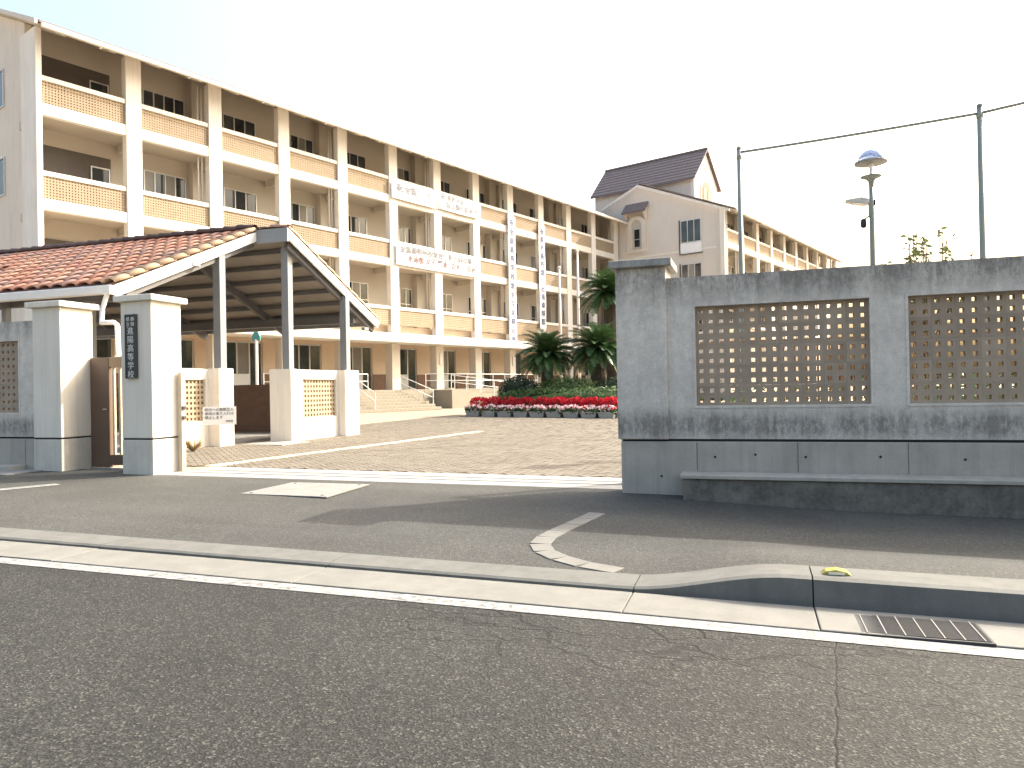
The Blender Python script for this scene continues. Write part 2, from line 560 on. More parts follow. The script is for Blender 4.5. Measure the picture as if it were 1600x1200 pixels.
# ================================================================== THE SETTING
XS = [-900, -300, -120, -60, -30] + frange(-26, 12, 38)[1:] + [20, 60, 120, 300, 900]
sheet('ground', XS, [-900, -200, -40, -12, 0, 4, 12, 30, 60, 140, 400, 900], lambda x, y: zg(x) - .06, M_DIRT)
RX = [-60, -30] + frange(-26, 12, 76) + [30, 60]
sheet('road', RX, frange(-9, 4.30, 14), lambda x, y: zg(x), M_ASPH)
sheet('road_edge_line', RX, [4.08, 4.22], lambda x, y: zg(x) + .004, M_PAINT)
sheet('pavement', frange(-26, 12, 190), frange(4.98, 9.02, 20), zs, M_WALK)
sheet('courtyard', [-30, -26] + frange(-24, 12, 36), [9.0, 10.18] + frange(10.5, 62, 30), lambda x, y: zg(x) + .012, M_DIRT)

# gutter slabs and kerb stones, each a piece of its own
gut = tag(bpy.data.objects.new('gutter', None), kind='structure'); link(gut)
seams = [-26, -23.9, -21.8, -19.7, -17.6, -15.5, -13.4, -11.4, -9.3, -7.2, -5.08, -2.96, -.74, .32, 2.42, 4.5, 6.6, 8.7, 10.8]
for a, b in zip(seams[:-1], seams[1:]):
    m = MB()
    def gp(x, y, z): return (x, y, z + zg(x))
    m.map = gp
    j = random.uniform(-.002, .002)
    m.box(a + .003, b - .003, 4.228, 4.655, -.1, .012 + j)
    m.build('gutter_slab', M_GUT, gut, .006)
kerb = tag(bpy.data.objects.new('kerb', None), kind='structure'); link(kerb)
for a, b in zip(seams[:-1], seams[1:]):
    m = MB()
    xs = frange(a + .004, b - .004, 12)
    vs = []
    for x in xs:
        r = kraise(x); lean = .05 * r / .135
        t = zg(x) + .034 + r
        vs += [(x, 4.672, zg(x) - .1), (x, 4.676 + lean * .6, t - .012), (x, 4.70 + lean, t), (x, 5.0, t + .002), (x, 5.0, zg(x) - .1)]
    n = 5
    fs = [(i * n + k, i * n + (k + 1) % n, (i + 1) * n + (k + 1) % n, (i + 1) * n + k) for i in range(12) for k in range(n)]
    fs += [tuple(range(n)), tuple(12 * n + k for k in range(n - 1, -1, -1))]
    m.add(vs, [tuple(reversed(q)) for q in fs])
    m.build('kerb_stone', M_KERB, kerb)

# edging blocks that curve between the drive and the footway
edge = tag(bpy.data.objects.new('drive_edging', None), kind='structure'); link(edge)
P = [(-1.50, 7.28), (-1.545, 6.95), (-1.60, 6.62), (-1.65, 6.30), (-1.68, 6.02), (-1.66, 5.74), (-1.555, 5.50), (-1.38, 5.31), (-1.17, 5.17), (-.90, 5.07)]
for (p, q) in zip(P[:-1], P[1:]):
    d = Vector((q[0] - p[0], q[1] - p[1])).normalized(); s = Vector((-d.y, d.x)) * .085
    p2 = Vector(p) + d * .006; q2 = Vector(q) - d * .006
    m = MB()
    cs = [p2 + s, q2 + s, q2 - s, p2 - s]
    m.prism([(c.x, c.y, zs(c.x, c.y) - .05) for c in cs], (0, 0, .058 + random.uniform(0, .003)))
    m.build('edging_block', M_GUT, edge, .004)

# painted mark and concrete apron on the left footway
m = MB(); m.add([(x, y, zs(x, y) + .004) for x, y in ((-9.25, 6.82), (-9.05, 6.80), (-8.78, 7.46), (-8.95, 7.52))], [(0, 1, 2, 3)])
o = m.build('painted_mark', M_PAINT); o['kind'] = 'structure'
m = MB(); m.map = lambda x, y, z: (x, y, z + zs(x, y)); m.box(-20, -10.55, 8.06, 8.66, -.05, .012)
o = m.build('wall_apron', M_SLAB); o['kind'] = 'structure'

# gate threshold with two sunk rails
th = tag(bpy.data.objects.new('gate_threshold', None), kind='structure'); link(th)
gp = lambda x, y, z: (x, y - .34 + .34 * (x + 8.4) / 6.9, z + zg(x) + .03)
for a, b in ((-8.36, -6.1), (-6.09, -3.8), (-3.79, -1.5)):
    for y0, y1 in ((9.04, 9.40), (9.47, 9.70), (9.77, 10.16)):
        m = MB(gp); m.box(a, b, y0, y1, -.1, .004); m.build('threshold_slab', M_SLAB, th, .006)
for y in (9.435, 9.735):
    m = MB(gp); m.box(-8.36, 3.5, y - .035, y + .035, -.1, -.02); m.build('rail_channel', M_IRON, th)
    m = MB(gp); m.box(-8.36, 3.5, y - .012, y + .012, -.019, .010); m.build('gate_rail', M_GALV, th)

# courtyard paving: clay pavers in a diagonal herringbone, real joints
m = MB()
U = .105; ca = math.cos(R_(45)); sa = math.sin(R_(45))


def paver(x, y, w, h):
    g = .005
    cx_, cy_ = x + w / 2, y + h / 2
    X = -6 + cx_ * ca - cy_ * sa; Y = 20 + cx_ * sa + cy_ * ca
    if not (-12.5 < X < 2.5 and 10.22 - .34 + .34 * (X + 8.4) / 6.9 < Y < 30.5):
        return
    if X > -1.2 and Y < 14: return
    lim = -8.45 + (Y - 10) * .12
    if abs(X - lim) < .12 and Y < 19.5: return
    dz = random.uniform(0, .003)
    tx = random.uniform(-.0025, .0025)
    pts = []
    for (u, v, zz) in ((x + g, y + g, 0), (x + w - g, y + g, 0), (x + w - g, y + h - g, 0), (x + g, y + h - g, 0)):
        PX = -6 + u * ca - v * sa; PY = 20 + u * sa + v * ca
        pts.append((PX, PY, zg(PX) + .030 + dz + (tx if u < x + w / 2 else -tx)))
    k = len(m.v)
    m.v += pts + [(p[0], p[1], p[2] - .018) for p in pts]
    m.f += [(k, k + 1, k + 2, k + 3)] + [(k + i, k + 4 + i, k + 4 + (i + 1) % 4, k + (i + 1) % 4) for i in range(4)]


for i in range(-170, 171):
    for j in range(-85, 86):
        bx_, by_ = (i + 2 * j) * U, (i - 2 * j) * U
        if abs(bx_) > 17 or abs(by_) > 17: continue
        paver(bx_, by_, 2 * U, U)
        paver(bx_, by_ + U, U, 2 * U)
court = bpy.data.objects['courtyard']
tag(m.build('clay_pavers', M_PAVER, court), kind='stuff')
for k in range(48):
    Y = 9.92 + k * .2; X = -8.45 + (Y - 10) * .12
    mm = MB(); mm.box(X - .11, X + .11, Y + .003, Y + .197, zg(X) - .02, zg(X) + .034)
    mm.build('guide_paver', M_YELLOW, court, .004)

# ================================================================== ROADSIDE ITEMS
# steel cover plate on the drive
r = empty('cover_plate', (-5.3, 7.95, zs(-5.3, 7.95)), 0, 'pale steel cover plate lying on the asphalt before the gate rails', 'cover plate')
m = MB(); m.prism([(-.60, -.52, .001), (.62, -.56, .001), (.56, .55, .001), (-.60, .55, .001)], (0, 0, .012)); m.build('plate', plain('bright plate', (.215, .212, .20), .6, .22, 9, 60, .5), r)
for x, y in ((-.5, -.44), (.5, -.46), (.46, .46), (-.5, .46)):
    m = MB(); m.lathe([(.022, .012), (.022, .016), (.012, .018)], 10, (x, y)); m.build('screw', M_IRON, r)
# drain grating
r = empty('drain_grating', (.82, 4.33, zg(.82) + .012), 0, 'iron drain grating set in the gutter below the raised kerb', 'drain grating')
m = MB(); m.box(-.31, .31, -.105, -.09, -.02, .004); m.box(-.31, .31, .235, .25, -.02, .004); m.box(-.31, -.298, -.09, .235, -.02, .0035); m.box(.298, .31, -.09, .235, -.02, .0035); m.build('frame', M_IRON, r)
m = MB(); m.box(-.297, .297, -.088, .233, -.012, .0005); m.build('pit', M_DARK, r)
for k in range(22):
    y = -.076 + k * .0143
    m = MB(); m.box(-.297, .297, y - .003, y + .003, .001, .006); m.build('bar', M_IRON, r)
for k in range(7):
    x = -.27 + k * .09
    m = MB(); m.box(x - .003, x + .003, -.089, .234, .0061, .009); m.build('cross_bar', plain('worn iron', (.22, .22, .21), .6, .2), r)
# reflector on the kerb
r = empty('kerb_reflector', (.46, 4.84, zg(.46) + .034 + .135), 0, 'small yellow reflector fixed on top of the kerb', 'reflector')
m = MB()
prof = [(-.085, 0), (-.06, .022), (0, .034), (.06, .022), (.085, 0)]
m.prism([(x, -.04, z) for x, z in prof], (0, .08, 0)); m.build('body', M_REFL, r, .005)
m = MB(); m.box(-.045, .045, -.046, -.0405, .004, .018); m.build('lens', plain('clear lens', (.85, .8, .6), .15, .03), r)

# ================================================================== BOUNDARY WALLS
BLK = MB()
BLK.lattice(0, 0, 2, 2, .1145, .1145, .046, .048, 0, .09)
blk_me = BLK.mesh('perforated_block', M_BLOCK)


def lattice_blocks(parent, x0, z0, nx, nz, y, flip=False):
    for i in range(nx):
        for j in range(nz):
            inst(blk_me, 'perforated_block', parent, (x0 + i * .23 + .0005, y + random.uniform(0, .003), z0 + j * .23 + .0005))


def boundary_wall(root, xa, xb, panels, y0, y1, zt, pz0, pz1, mat, gap=.0):
    """wall body around panel openings plus a sill frame round each"""
    m = MB()
    m.box(xa, xb, y0, y1, pz1, zt)
    m.box(xa, xb, y0, y1, .675, pz0)
    edges = [xa] + [v for p in panels for v in p] + [xb]
    for a, b in zip(edges[0::2], edges[1::2]):
        m.box(a, b, y0, y1, pz0, pz1)
    m.build('wall_body', mat, root)
    for a, b in panels:
        m = MB()
        m.box(a - .028, b + .028, y0 - .008, y0 - .001, pz1, pz1 + .028); m.box(a - .028, b + .028, y0 - .008, y0 - .001, pz0 - .028, pz0)
        m.box(a - .028, a, y0 - .008, y0 - .001, pz0, pz1); m.box(b, b + .028, y0 - .008, y0 - .001, pz0, pz1)
        m.build('opening_trim', mat, root)


wr = empty('boundary_wall', (0, 0, 0), 0, 'grey stained concrete wall with tan perforated block panels right of the gate', 'wall')
panR = [(-.615, 1.225), (1.60, 3.44), (3.815, 5.655)]
boundary_wall(wr, -.94, 7.0, panR, 8.78, 9.03, 2.56, 1.06, 2.21, M_WALL)
for a, b in panR:
    lattice_blocks(wr, a, 1.06, 8, 5, 8.84)
m = MB(); m.box(-1.50, 7.0, 8.765, 9.05, -.3, .645); m.build('plinth', M_PLINTH, wr, .006)
m = MB(); m.box(-1.48, 7.0, 8.80, 9.02, .640, .68); m.build('joint', M_DARK, wr)
m = MB(); m.box(-.76, 7.0, 8.43, 8.763, -.3, .255); m.build('ledge', M_BENCH, wr, .01)
m = MB(); m.box(-.79, 7.0, 8.40, 8.764, .256, .300); m.build('ledge_coping', M_PLINTH, wr, .008)
for x in (-.62, .47, 1.57, 2.66, 3.76):
    m = MB(); m.box(x - .004, x + .004, 8.763, 8.77, .31, .64); m.build('board_joint', M_BENCH, wr)
for x, z in ((-1.03, .24), (-.42, .47), (.02, .50), (.55, .48), (1.3, .49), (2.1, .47)):
    m = MB(lambda a, b, c: (x + a, 8.7635 - c, z + b)); m.lathe([(.014, 0), (.014, .002), (.004, .0022)], 10); m.build('tie_hole', M_DARK, wr)

pr = empty('gate_pillar', (-1.235, 9.04, 0), 0, 'broad grey gate pillar at the end of the right wall', 'gate pillar', 'gate pillars')
m = MB(); m.box(-.295, .295, -.30, .30, .67, 2.70); m.build('shaft', M_WALL, pr, .012)
m = MB(); m.box(-.36, .37, -.37, .37, 2.70, 2.79); m.build('cap', plain('mossy cap', (.30, .30, .29), .9, .35, 7, 50, .5, .01, streak=.5), pr, .012)


def left_pillar(x, label, plate):
    p = empty('gate_pillar', (x, 8.96, 0), 0, label, 'gate pillar', 'gate pillars')
    m = MB(); m.box(-.285, .285, -.30, .30, .665, 2.70); m.build('shaft', M_PILLAR, p, .012)
    m = MB(); m.box(-.285, .285, -.30, .30, -.1, .64); m.build('base', plain('pillar base', (.54, .515, .45), .8, .12, 3, 50, .2, streak=.3), p, .008)
    m = MB(); m.box(-.27, .27, -.285, .285, .63, .67); m.build('joint', M_DARK, p)
    m = MB(); m.box(-.36, .36, -.37, .37, 2.70, 2.79); m.build('cap', M_PILLAR, p, .012)
    return p


p2 = left_pillar(-8.685, 'pale gate pillar bearing the dark vertical name plate', True)
left_pillar(-10.455, 'pale gate pillar striped by the shadow of the wicket gate', False)
# name plate with raised characters, on the pillar front
npz = 2.03
pl = empty('name_plate', (-8.75, 8.655, npz), 0, 'dark vertical name plate with pale characters on the gate pillar', 'name plate')
m = MB(); m.box(-.105, .105, -.03, 0, -.475, .475); m.build('board', M_PLATE, pl, .004)
m = MB(); m.box(-.105, -.093, -.036, -.0305, -.475, .475); m.box(.093, .105, -.036, -.0305, -.475, .475)
m.box(-.0928, .0928, -.036, -.0305, .463, .475); m.box(-.0928, .0928, -.036, -.0305, -.475, -.463); m.build('border', M_PLATE, pl)
put_text('静', .068, M_TEXTW, pl, (.04, -.033, .40)); put_text('岡', .068, M_TEXTW, pl, (.04, -.033, .325))
put_text('県', .068, M_TEXTW, pl, (-.045, -.033, .40)); put_text('立', .068, M_TEXTW, pl, (-.045, -.033, .325))
for i, ch in enumerate('進陽高等学校'):
    put_text(ch, .122, M_TEXTW, pl, (0, -.033, .222 - i * .129))

wlf = empty('boundary_wall', (0, 0, 0), 0, 'short grey wall with dark perforated panel left of the wicket', 'wall')
boundary_wall(wlf, -22, -10.745, [(-12.98, -11.14), (-15.1, -13.26)][::-1], 8.74, 8.98, 2.52, 1.06, 2.21, M_WALL)
for a in (-12.98, -15.1):
    lattice_blocks(wlf, a, 1.06, 8, 5, 8.79)
m = MB(); m.box(-22, -10.745, 8.725, 9.0, -.1, .645); m.build('plinth', M_PLINTH, wlf, .006)
m = MB(); m.box(-22, -10.745, 8.76, 8.97, .64, .68); m.build('joint', M_DARK, wlf)
m = MB(); m.box(-22, -10.98, 8.42, 8.723, 0, .24); m.build('ledge', M_PLINTH, wlf, .01)
for x in (-11.0, -11.6, -12.3):
    m = MB(); m.box(x - .004, x + .004, 8.722, 8.73, .26, .64); m.build('board_joint', M_BENCH, wlf)

# wicket gate between the two left pillars
zw = zs(-9.6, 8.9)
wk = empty('wicket_gate', (-9.57, 9.22, zw), 0, 'brown metal wicket gate with pale upright bars between the two pillars', 'gate')
m = MB(); m.box(-.585, -.20, -.035, .035, .02, 1.78); m.build('stile', M_GATE, wk, .006)
m = MB(); m.box(-.199, .585, -.03, .03, 1.62, 1.78); m.build('top_rail', plain('tan gate rail', (.36, .24, .14), .5, .1), wk, .005)
m = MB(); m.box(-.199, .585, -.03, .03, .06, .22); m.build('bottom_rail', M_GATE, wk, .005)
for k in range(6):
    x = -.13 + k * .128
    m = MB(); m.box(x - .019, x + .019, -.02, .02, .221, 1.619); m.build('bar', M_BAR, wk, .004)
m = MB(); m.bar((-.30, -.06, .95), (-.24, -.06, .95), .02, .02); m.bar((-.27, -.035, .95), (-.27, -.06, .95), .015, .015); m.build('handle', M_GALV, wk)
m = MB(); m.box(-.59, .59, -.06, .06, -.02, .012); m.build('sill', M_SLAB, wk)

# stored sliding gate behind the right wall and its receiver post at the left
sg = empty('sliding_gate', (-1.63, 9.585, zg(-1.6) + .05), 0, 'grey sliding gate drawn back behind the right wall', 'gate')
m = MB(); m.box(0, .07, -.04, .04, 0, 1.80); m.build('end_post', M_STEEL, sg, .006)
m = MB(); m.box(.071, 5.4, -.03, .03, 1.72, 1.79); m.box(.071, 5.4, -.03, .03, .05, .16); m.build('rail', M_GATE, sg)
for k in range(40):
    x = .18 + k * .13
    m = MB(); m.box(x - .012, x + .012, -.012, .012, .161, 1.719); m.build('bar', M_GATE, sg)
m = MB(); m.box(-.02, 0, -.05, -.02, .62, .78); m.build('lock', M_DARK, sg)
rp = empty('receiver_post', (-8.34, 9.18, zs(-8.3, 9)), 0, 'thin pale steel gate post against the name plate pillar', 'post')
m = MB(); m.box(-.035, .035, -.04, .04, 0, 1.52); m.build('post', M_BAR, rp, .004)
for z in (.95, .80):
    m = MB(); m.box(.036, .06, -.03, .03, z, z + .05); m.build('catch', M_IRON, rp)

# ================================================================== GATEHOUSE SHELTER
gh = empty('gate_shelter', (-10.94, 13.5, 0), 0, 'open tiled gate shelter on grey posts with low perforated walls', 'shelter')
OX, OY = -10.94, 13.5


def G(x, y, z):
    return (x - OX, y - OY, z)


EY0, EY1, RY, EZ, RZ = 10.5, 18.8, 14.6, 3.32, 5.10
X1, X2, XL = -11.03, -10.18, -21.0
zb = zg(-11)


def slope_pt(y):
    return EZ + (RZ - EZ) * ((y - EY0) / (RY - EY0) if y <= RY else (EY1 - y) / (EY1 - RY))


# deck boards (underside), rafters, purlins
for nm, a, b, ya, yb in (('near', XL, X1, EY0, RY), ('far', XL, X2, RY, EY1)):
    m = MB(G)
    za, zb_ = slope_pt(ya), slope_pt(yb)
    m.prism([(a, ya, za - .05), (a, yb, zb_ - .05), (a, yb, zb_ + .0), (a, ya, za + .0)], (b - a, 0, 0))
    m.build('roof_deck', M_DECK, gh)
    L = 7
    for k in range(1, L):
        y = ya + (yb - ya) * k / L
        m = MB(G); z = slope_pt(y) - .052
        m.box(a, b - .05, y - .04, y + .04, z - .12, z - .022); m.build('purlin', M_STEELD, gh)
    x = b - .12
    n_r = 0
    while x > -19:
        m = MB(G); m.bar((x, ya + .15, slope_pt(ya + .15) - .25), (x, yb, zb_ - .25), .1, .2); m.build('rafter', M_STEELD, gh)
        x -= 2.9
# barge boards, ridge fascia, front gutter, rear gutter
m = MB(G); m.prism([(X1 + .002, EY0, EZ - .22), (X1 + .002, RY, RZ - .22), (X1 + .002, RY, RZ - .0), (X1 + .002, EY0, EZ - .0)], (.05, 0, 0)); m.build('barge_board', M_WHITE, gh)
m = MB(G); m.prism([(X2 + .002, RY, RZ - .24), (X2 + .002, EY1, EZ - .22), (X2 + .002, EY1, EZ + .0), (X2 + .002, RY, RZ + .0)], (.05, 0, 0)); m.build('barge_board', M_WHITE, gh)
m = MB(G); m.box(X1 + .054, X2 + .05, RY - .06, RY - .002, RZ - .30, RZ + .02); m.build('ridge_fascia', M_STEEL, gh)
m = MB(G); m.box(XL, X1 + .05, EY0 - .14, EY0 - .003, EZ - .17, EZ - .01); m.build('gutter', plain('pale gutter', (.66, .67, .66), .5, .05), gh, .02)
m = MB(G); m.box(X1 + .0515, X1 + .075, EY0 - .15, EY0 + .02, EZ - .18, EZ - .02); m.build('gutter_end', M_WHITE, gh)
m = MB(G); m.box(XL, X2 + .05, EY1 + .003, EY1 + .13, EZ - .15, EZ - .01); m.build('gutter', M_STEEL, gh, .02)
m = MB(G); m.tube([(-11.1, EY0 - .07, EZ - .16), (-11.35, EY0 + .05, EZ - .42), (-11.1, 10.3, 2.62), (-10.72, 10.2, 2.60), (-10.62, 10.18, 2.55), (-10.60, 10.18, 2.02), (-10.66, 10.18, 1.95), (-10.85, 10.2, 1.94), (-10.9, 10.2, 1.8), (-10.9, 10.2, .1)], .045, 8)
m.build('downpipe', M_WHITE, gh, 0, True)

# roof tiles: one mesh shared by every tile of the near slope
TW, TL = .32, .405
sl = math.atan2(RZ - EZ, RY - EY0)


def tile_mesh(mat, w=TW, ln=TL + .05, hh=.075):
    m = MB(); n = 6
    vs = []
    for (y, s, dz) in ((-.03, 1.0, .035), (ln - .03, .9, .012)):
        for k in range(n + 1):
            a = math.pi * k / n
            vs.append((-math.cos(a) * w * .46 * s, y, math.sin(a) ** .8 * hh * s + dz))
        for k in range(n + 1):
            a = math.pi * k / n
            vs.append((-math.cos(a) * (w * .46 - .018) * s, y, math.sin(a) ** .8 * (hh - .018) * s + dz - .004))
    q = n + 1
    fs = []
    for k in range(n):
        fs += [(k, k + 1, 2 * q + k + 1, 2 * q + k), (q + k + 1, q + k, 3 * q + k, 3 * q + k + 1), (k + 1, k, q + k, q + k + 1)]
    fs += [(0, 2 * q, 3 * q, q), (n, q + n, 3 * q + n, 2 * q + n)]
    m.add(vs, fs)
    return m.mesh('roof_tile', mat, True)


tile_me = tile_mesh(M_TILE)
rows = 11
ncol = int((X1 - .25 - XL) / TW)
extra = MB()
for c in range(ncol):
    x = X1 - .36 - c * TW
    for k in range(rows):
        y = EY0 + .02 + k * (RY - EY0 - .05) / rows
        z = slope_pt(y) + .012
        if x > -19.4 - (0 if k > 5 else -3.0):
            inst(tile_me, 'roof_tile', gh, G(x + random.uniform(-.006, .006), y, z), (sl, random.uniform(-.012, .012), random.uniform(-.014, .014)))
        else:
            extra.box(x - .14 - OX, x + .14 - OX, y - OY, y + .38 - OY, z, z + .05)
tag(extra.build('roof_tiles', M_TILE, gh), kind='stuff')
m = MB(G); m.prism([(XL, EY0 - .03, EZ + .002), (XL, RY, RZ + .002), (XL, RY, RZ + .03), (XL, EY0 - .03, EZ + .03)], (X1 - .05 - XL, 0, 0)); m.build('tile_underlay', plain('roof channel', (.11, .06, .05), .8, .1), gh)
# far slope tiles: only their verge row shows
m = MB(G); m.prism([(XL, RY, RZ + .002), (XL, EY1 + .04, EZ + .002), (XL, EY1 + .04, EZ + .06), (XL, RY, RZ + .06)], (X2 - .02 - XL, 0, 0)); m.build('far_slope_tiles', M_TILED, gh)
vt = tile_mesh(M_VERGE, .30, .46, .095)
for k in range(rows):
    y = EY0 + .02 + k * (RY - EY0 - .05) / rows
    inst(vt, 'verge_tile', gh, G(X1 - .07, y, slope_pt(y) + .02), (sl, 0, random.uniform(-.015, .015)))
for k in range(rows):
    y = EY1 - .02 - k * (EY1 - RY - .05) / rows
    inst(vt, 'verge_tile', gh, G(X2 - .07, y, slope_pt(y) + .02), (sl, 0, math.pi))
rt = tile_mesh(M_TILED, .34, .44, .12)
for k in range(25):
    inst(rt, 'ridge_tile', gh, G(X1 - .42 - k * .38, RY, RZ + .04 + random.uniform(0, .008)), (0, 0, -math.pi / 2))
for k in range(2):
    inst(tile_mesh(M_TILED, .26, .44, .05) if k == 0 else bpy.data.meshes['roof_tile'], 'ridge_tile', gh, G(X1 + .08 + k * .38, RY + .06, RZ + .03), (0, 0, -math.pi / 2))

# low walls, piers and posts (two planes: the near wall is set back)
XA, XB = -11.0, -10.3
zc = zg(-11)
LATB = MB(lambda x, y, z: (-y, x, z)); LATB.lattice(0, 0, 2, 2, .118, .118, .062, .060, 0, .07)
latb = LATB.mesh('perforated_block', M_BLOCKL)


def low_wall(x, ya, yb, pa, pb, z0, z1, nm='wall'):
    m = MB(G)
    m.box(x - .2, x, ya, yb, zc - .1, z0); m.box(x - .2, x, ya, yb, z1, 1.85)
    if pa > ya: m.box(x - .2, x, ya, pa, z0, z1)
    if pb < yb: m.box(x - .2, x, pb, yb, z0, z1)
    m.build(nm, M_CREAMW, gh)
    ny = max(1, round((pb - pa) / .236)); nz = round((z1 - z0) / .236)
    sy = (pb - pa) / (ny * .236); sz = (z1 - z0) / (nz * .236)
    for i in range(ny):
        for j in range(nz):
            inst(latb, 'perforated_block', gh, G(x - .05, pa + i * .236 * sy + .001, z0 + j * .236 * sz), (0, 0, 0), (1, sy * .995, sz * .995))


def pier(x0, x1, ya, yb, mat=None):
    m = MB(G); m.box(x0, x1, ya, yb, zc - .1, 1.86); m.build('pier', mat or M_CREAMW, gh, .01)


low_wall(-11.27, 11.7, 13.2, 11.8, 13.12, .72, 1.62)
pier(-11.56, -10.98, 13.2, 13.67)
pier(XB - .6, XB, 14.84, 15.1)
low_wall(XB - .004, 15.1, 16.9, 15.3, 16.82, .68, 1.62)
pier(XB - .3, -10.08, 16.9, 17.6)
# rear wall inside and left pieces
m = MB(G); m.box(-20, XB - .32, 18.1, 18.3, 0, 1.55); m.build('rear_wall', M_BROWN, gh)
for j in range(9):
    m = MB(G); m.box(-20, XB - .32, 18.085, 18.098, .2 + j * .145, .325 + j * .145); m.build('brick_course', M_BROWN, gh)
for x, y, w in ((-11.12, 13.42, .19), (-10.46, 14.97, .19), (-10.22, 17.15, .19), (-14.2, 12.9, .14), (-17.3, 12.9, .14), (-14.2, 10.9, .12)):
    m = MB(G); m.box(x - w / 2, x + w / 2, y - w / 2, y + w / 2, 1.861 if x > -12 else .1, slope_pt(y) - .2); m.build('post', M_STEEL, gh, .006)
m = MB(G); m.box(-20, XB - .05, 17.82, 17.98, 3.18, 3.40); m.build('eaves_beam', M_STEELD, gh)
m = MB(G); m.box(-20, XA - .05, 10.82, 10.98, 3.1, 3.28); m.build('eaves_beam', M_STEELD, gh)
m = MB(G); m.box(-20, XA - .25, 9.8, 9.98, 2.30, 2.62); m.build('front_beam', M_BROWN, gh)
m = MB(G); m.box(-20, -11.4, 9.7, 18.05, 0, zc + .06); m.build('floor_slab', plain('shelter floor', (.24, .23, .21), .8, .1), gh)
# lamp under each gable corner
for x, y, z in ((X2 - .05, 18.25, 3.05), (X1 + .02, 12.55, 4.02)):
    m = MB(G); m.box(x - .05, x + .05, y - .12, y + .12, z - .05, z + .03); m.build('flood_lamp', M_STEEL, gh, .01)
m = MB(G); m.box(XB - .6, XB + .5, 13.75, 14.8, zc + .01, zc + .035); m.build('door_step', M_SLAB, gh)

# notice hung on the pier
nt_ = empty('notice_board', (-10.70, 12.86, .84), R_(34), 'white notice sheet with lines of writing on the shelter pier', 'notice')
m = MB(); m.box(-.33, .33, -.014, 0, -.19, .19); m.build('sheet', M_PAPER, nt_)
for i, (s, mt) in enumerate((('校内への無断立入', M_TEXTD), ('車両の乗り入れは', M_TEXTB), ('禁止します', M_TEXTD), ('学校長', M_TEXTD))):
    put_text(s, .072 if i < 3 else .05, mt, nt_, (-.29 if i < 3 else .12, -.017, .125 - i * .083), 0, 'lettering', 'LEFT')
# dry plant by the shelter wall
dp = empty('dry_plant', (-10.72, 12.1, zs(-10.7, 9)), 0, 'withered straw coloured plant at the foot of the shelter wall', 'plant')
dp.scale = (.6, .6, .7)
m = MB()
for k in range(70):
    a = random.uniform(0, 6.28); t = random.uniform(.12, .36); b = random.uniform(.1, .6)
    d = Vector((math.cos(a) * t, math.sin(a) * t, .55 * b + .08)); s = Vector((-math.sin(a), math.cos(a), 0)) * .012
    o0 = Vector((math.cos(a), math.sin(a), 0)) * .04
    m.add([tuple(o0 - s), tuple(o0 + s), tuple(o0 + d * .6 + s + Vector((0, 0, .06))), tuple(o0 + d)], [(0, 1, 2, 3)])
m.build('blades', M_DRY, dp)

# ================================================================== SCHOOL BUILDINGS
TH = R_(19.68)
TV = Vector((math.sin(TH), math.cos(TH), 0)); NV = Vector((math.cos(TH), -math.sin(TH), 0))
P0 = Vector((-19.84, 38.654, 0))
BRZ = math.pi / 2 - TH
FL = [1.35, 5.15, 9.03, 12.75]                       # floor tops
SL = [(4.75, 5.15), (8.60, 9.03), (12.30, 12.75)]    # slab edge bands
PIT = .43


EAVE = 15.34


def soff(y):
    return EAVE + PIT * (y + .8)


WIN = {}


def window_me(w, h, nx, mid=True, mat=None, fw=.05):
    key = (round(w, 2), round(h, 2), nx, mid, fw)
    if key not in WIN:
        f = MB()
        f.box(0, w, -.05, .0, 0, fw); f.box(0, w, -.05, .0, h - fw, h)
        for i in range(nx + 1):
            x = (w - fw) * i / nx
            f.box(x, x + fw, -.048, .0, fw, h - fw)
        if mid:
            f.box(fw, w - fw, -.046, -.002, h * .42, h * .42 + fw * .8)
        g = MB(); g.box(.01, w - .01, -.012, -.008, .01, h - .01)
        cu_ = MB()
        for i in range(nx):
            if (i + nx) % 2: continue
            a0 = (w - fw) * i / nx + fw; a1 = (w - fw) * (i + 1) / nx
            for q in range(5):
                u0 = a0 + (a1 - a0) * q / 5; u1 = a0 + (a1 - a0) * (q + 1) / 5
                dy = -.016 if q % 2 else -.020
                cu_.box(u0, u1, dy, -.0125, fw, h - fw)
        WIN[key] = (f.mesh('window', M_FRAME), g.mesh('pane', mat or M_GLASS), cu_.mesh('curtain', M_CURT))
    return WIN[key]


def put_window(parent, x, y, z, w, h, nx=2, mid=True, mat=None, rz=0, fw=.05):
    f, g, cu_ = window_me(w, h, nx, mid, mat, fw)
    o = inst(f, 'window', parent, (x, y, z), (0, 0, rz))
    inst(g, 'pane', o, (0, 0, 0))
    if cu_.polygons and random.random() < .4:
        inst(cu_, 'curtain', o, (0, 0, 0))
    return o


LAT = {}


def lat_panel(w, h):
    key = (round(w, 2), round(h, 2))
    if key not in LAT:
        nx = max(2, round(w / .112)); nz = max(2, round(h / .112))
        m = MB(); m.lattice(0, 0, nx, nz, w / nx, h / nz, w / nx * .42, h / nz * .42, 0, .10)
        LAT[key] = m.mesh('perforated_panel', M_BLOCKL)
    return LAT[key]


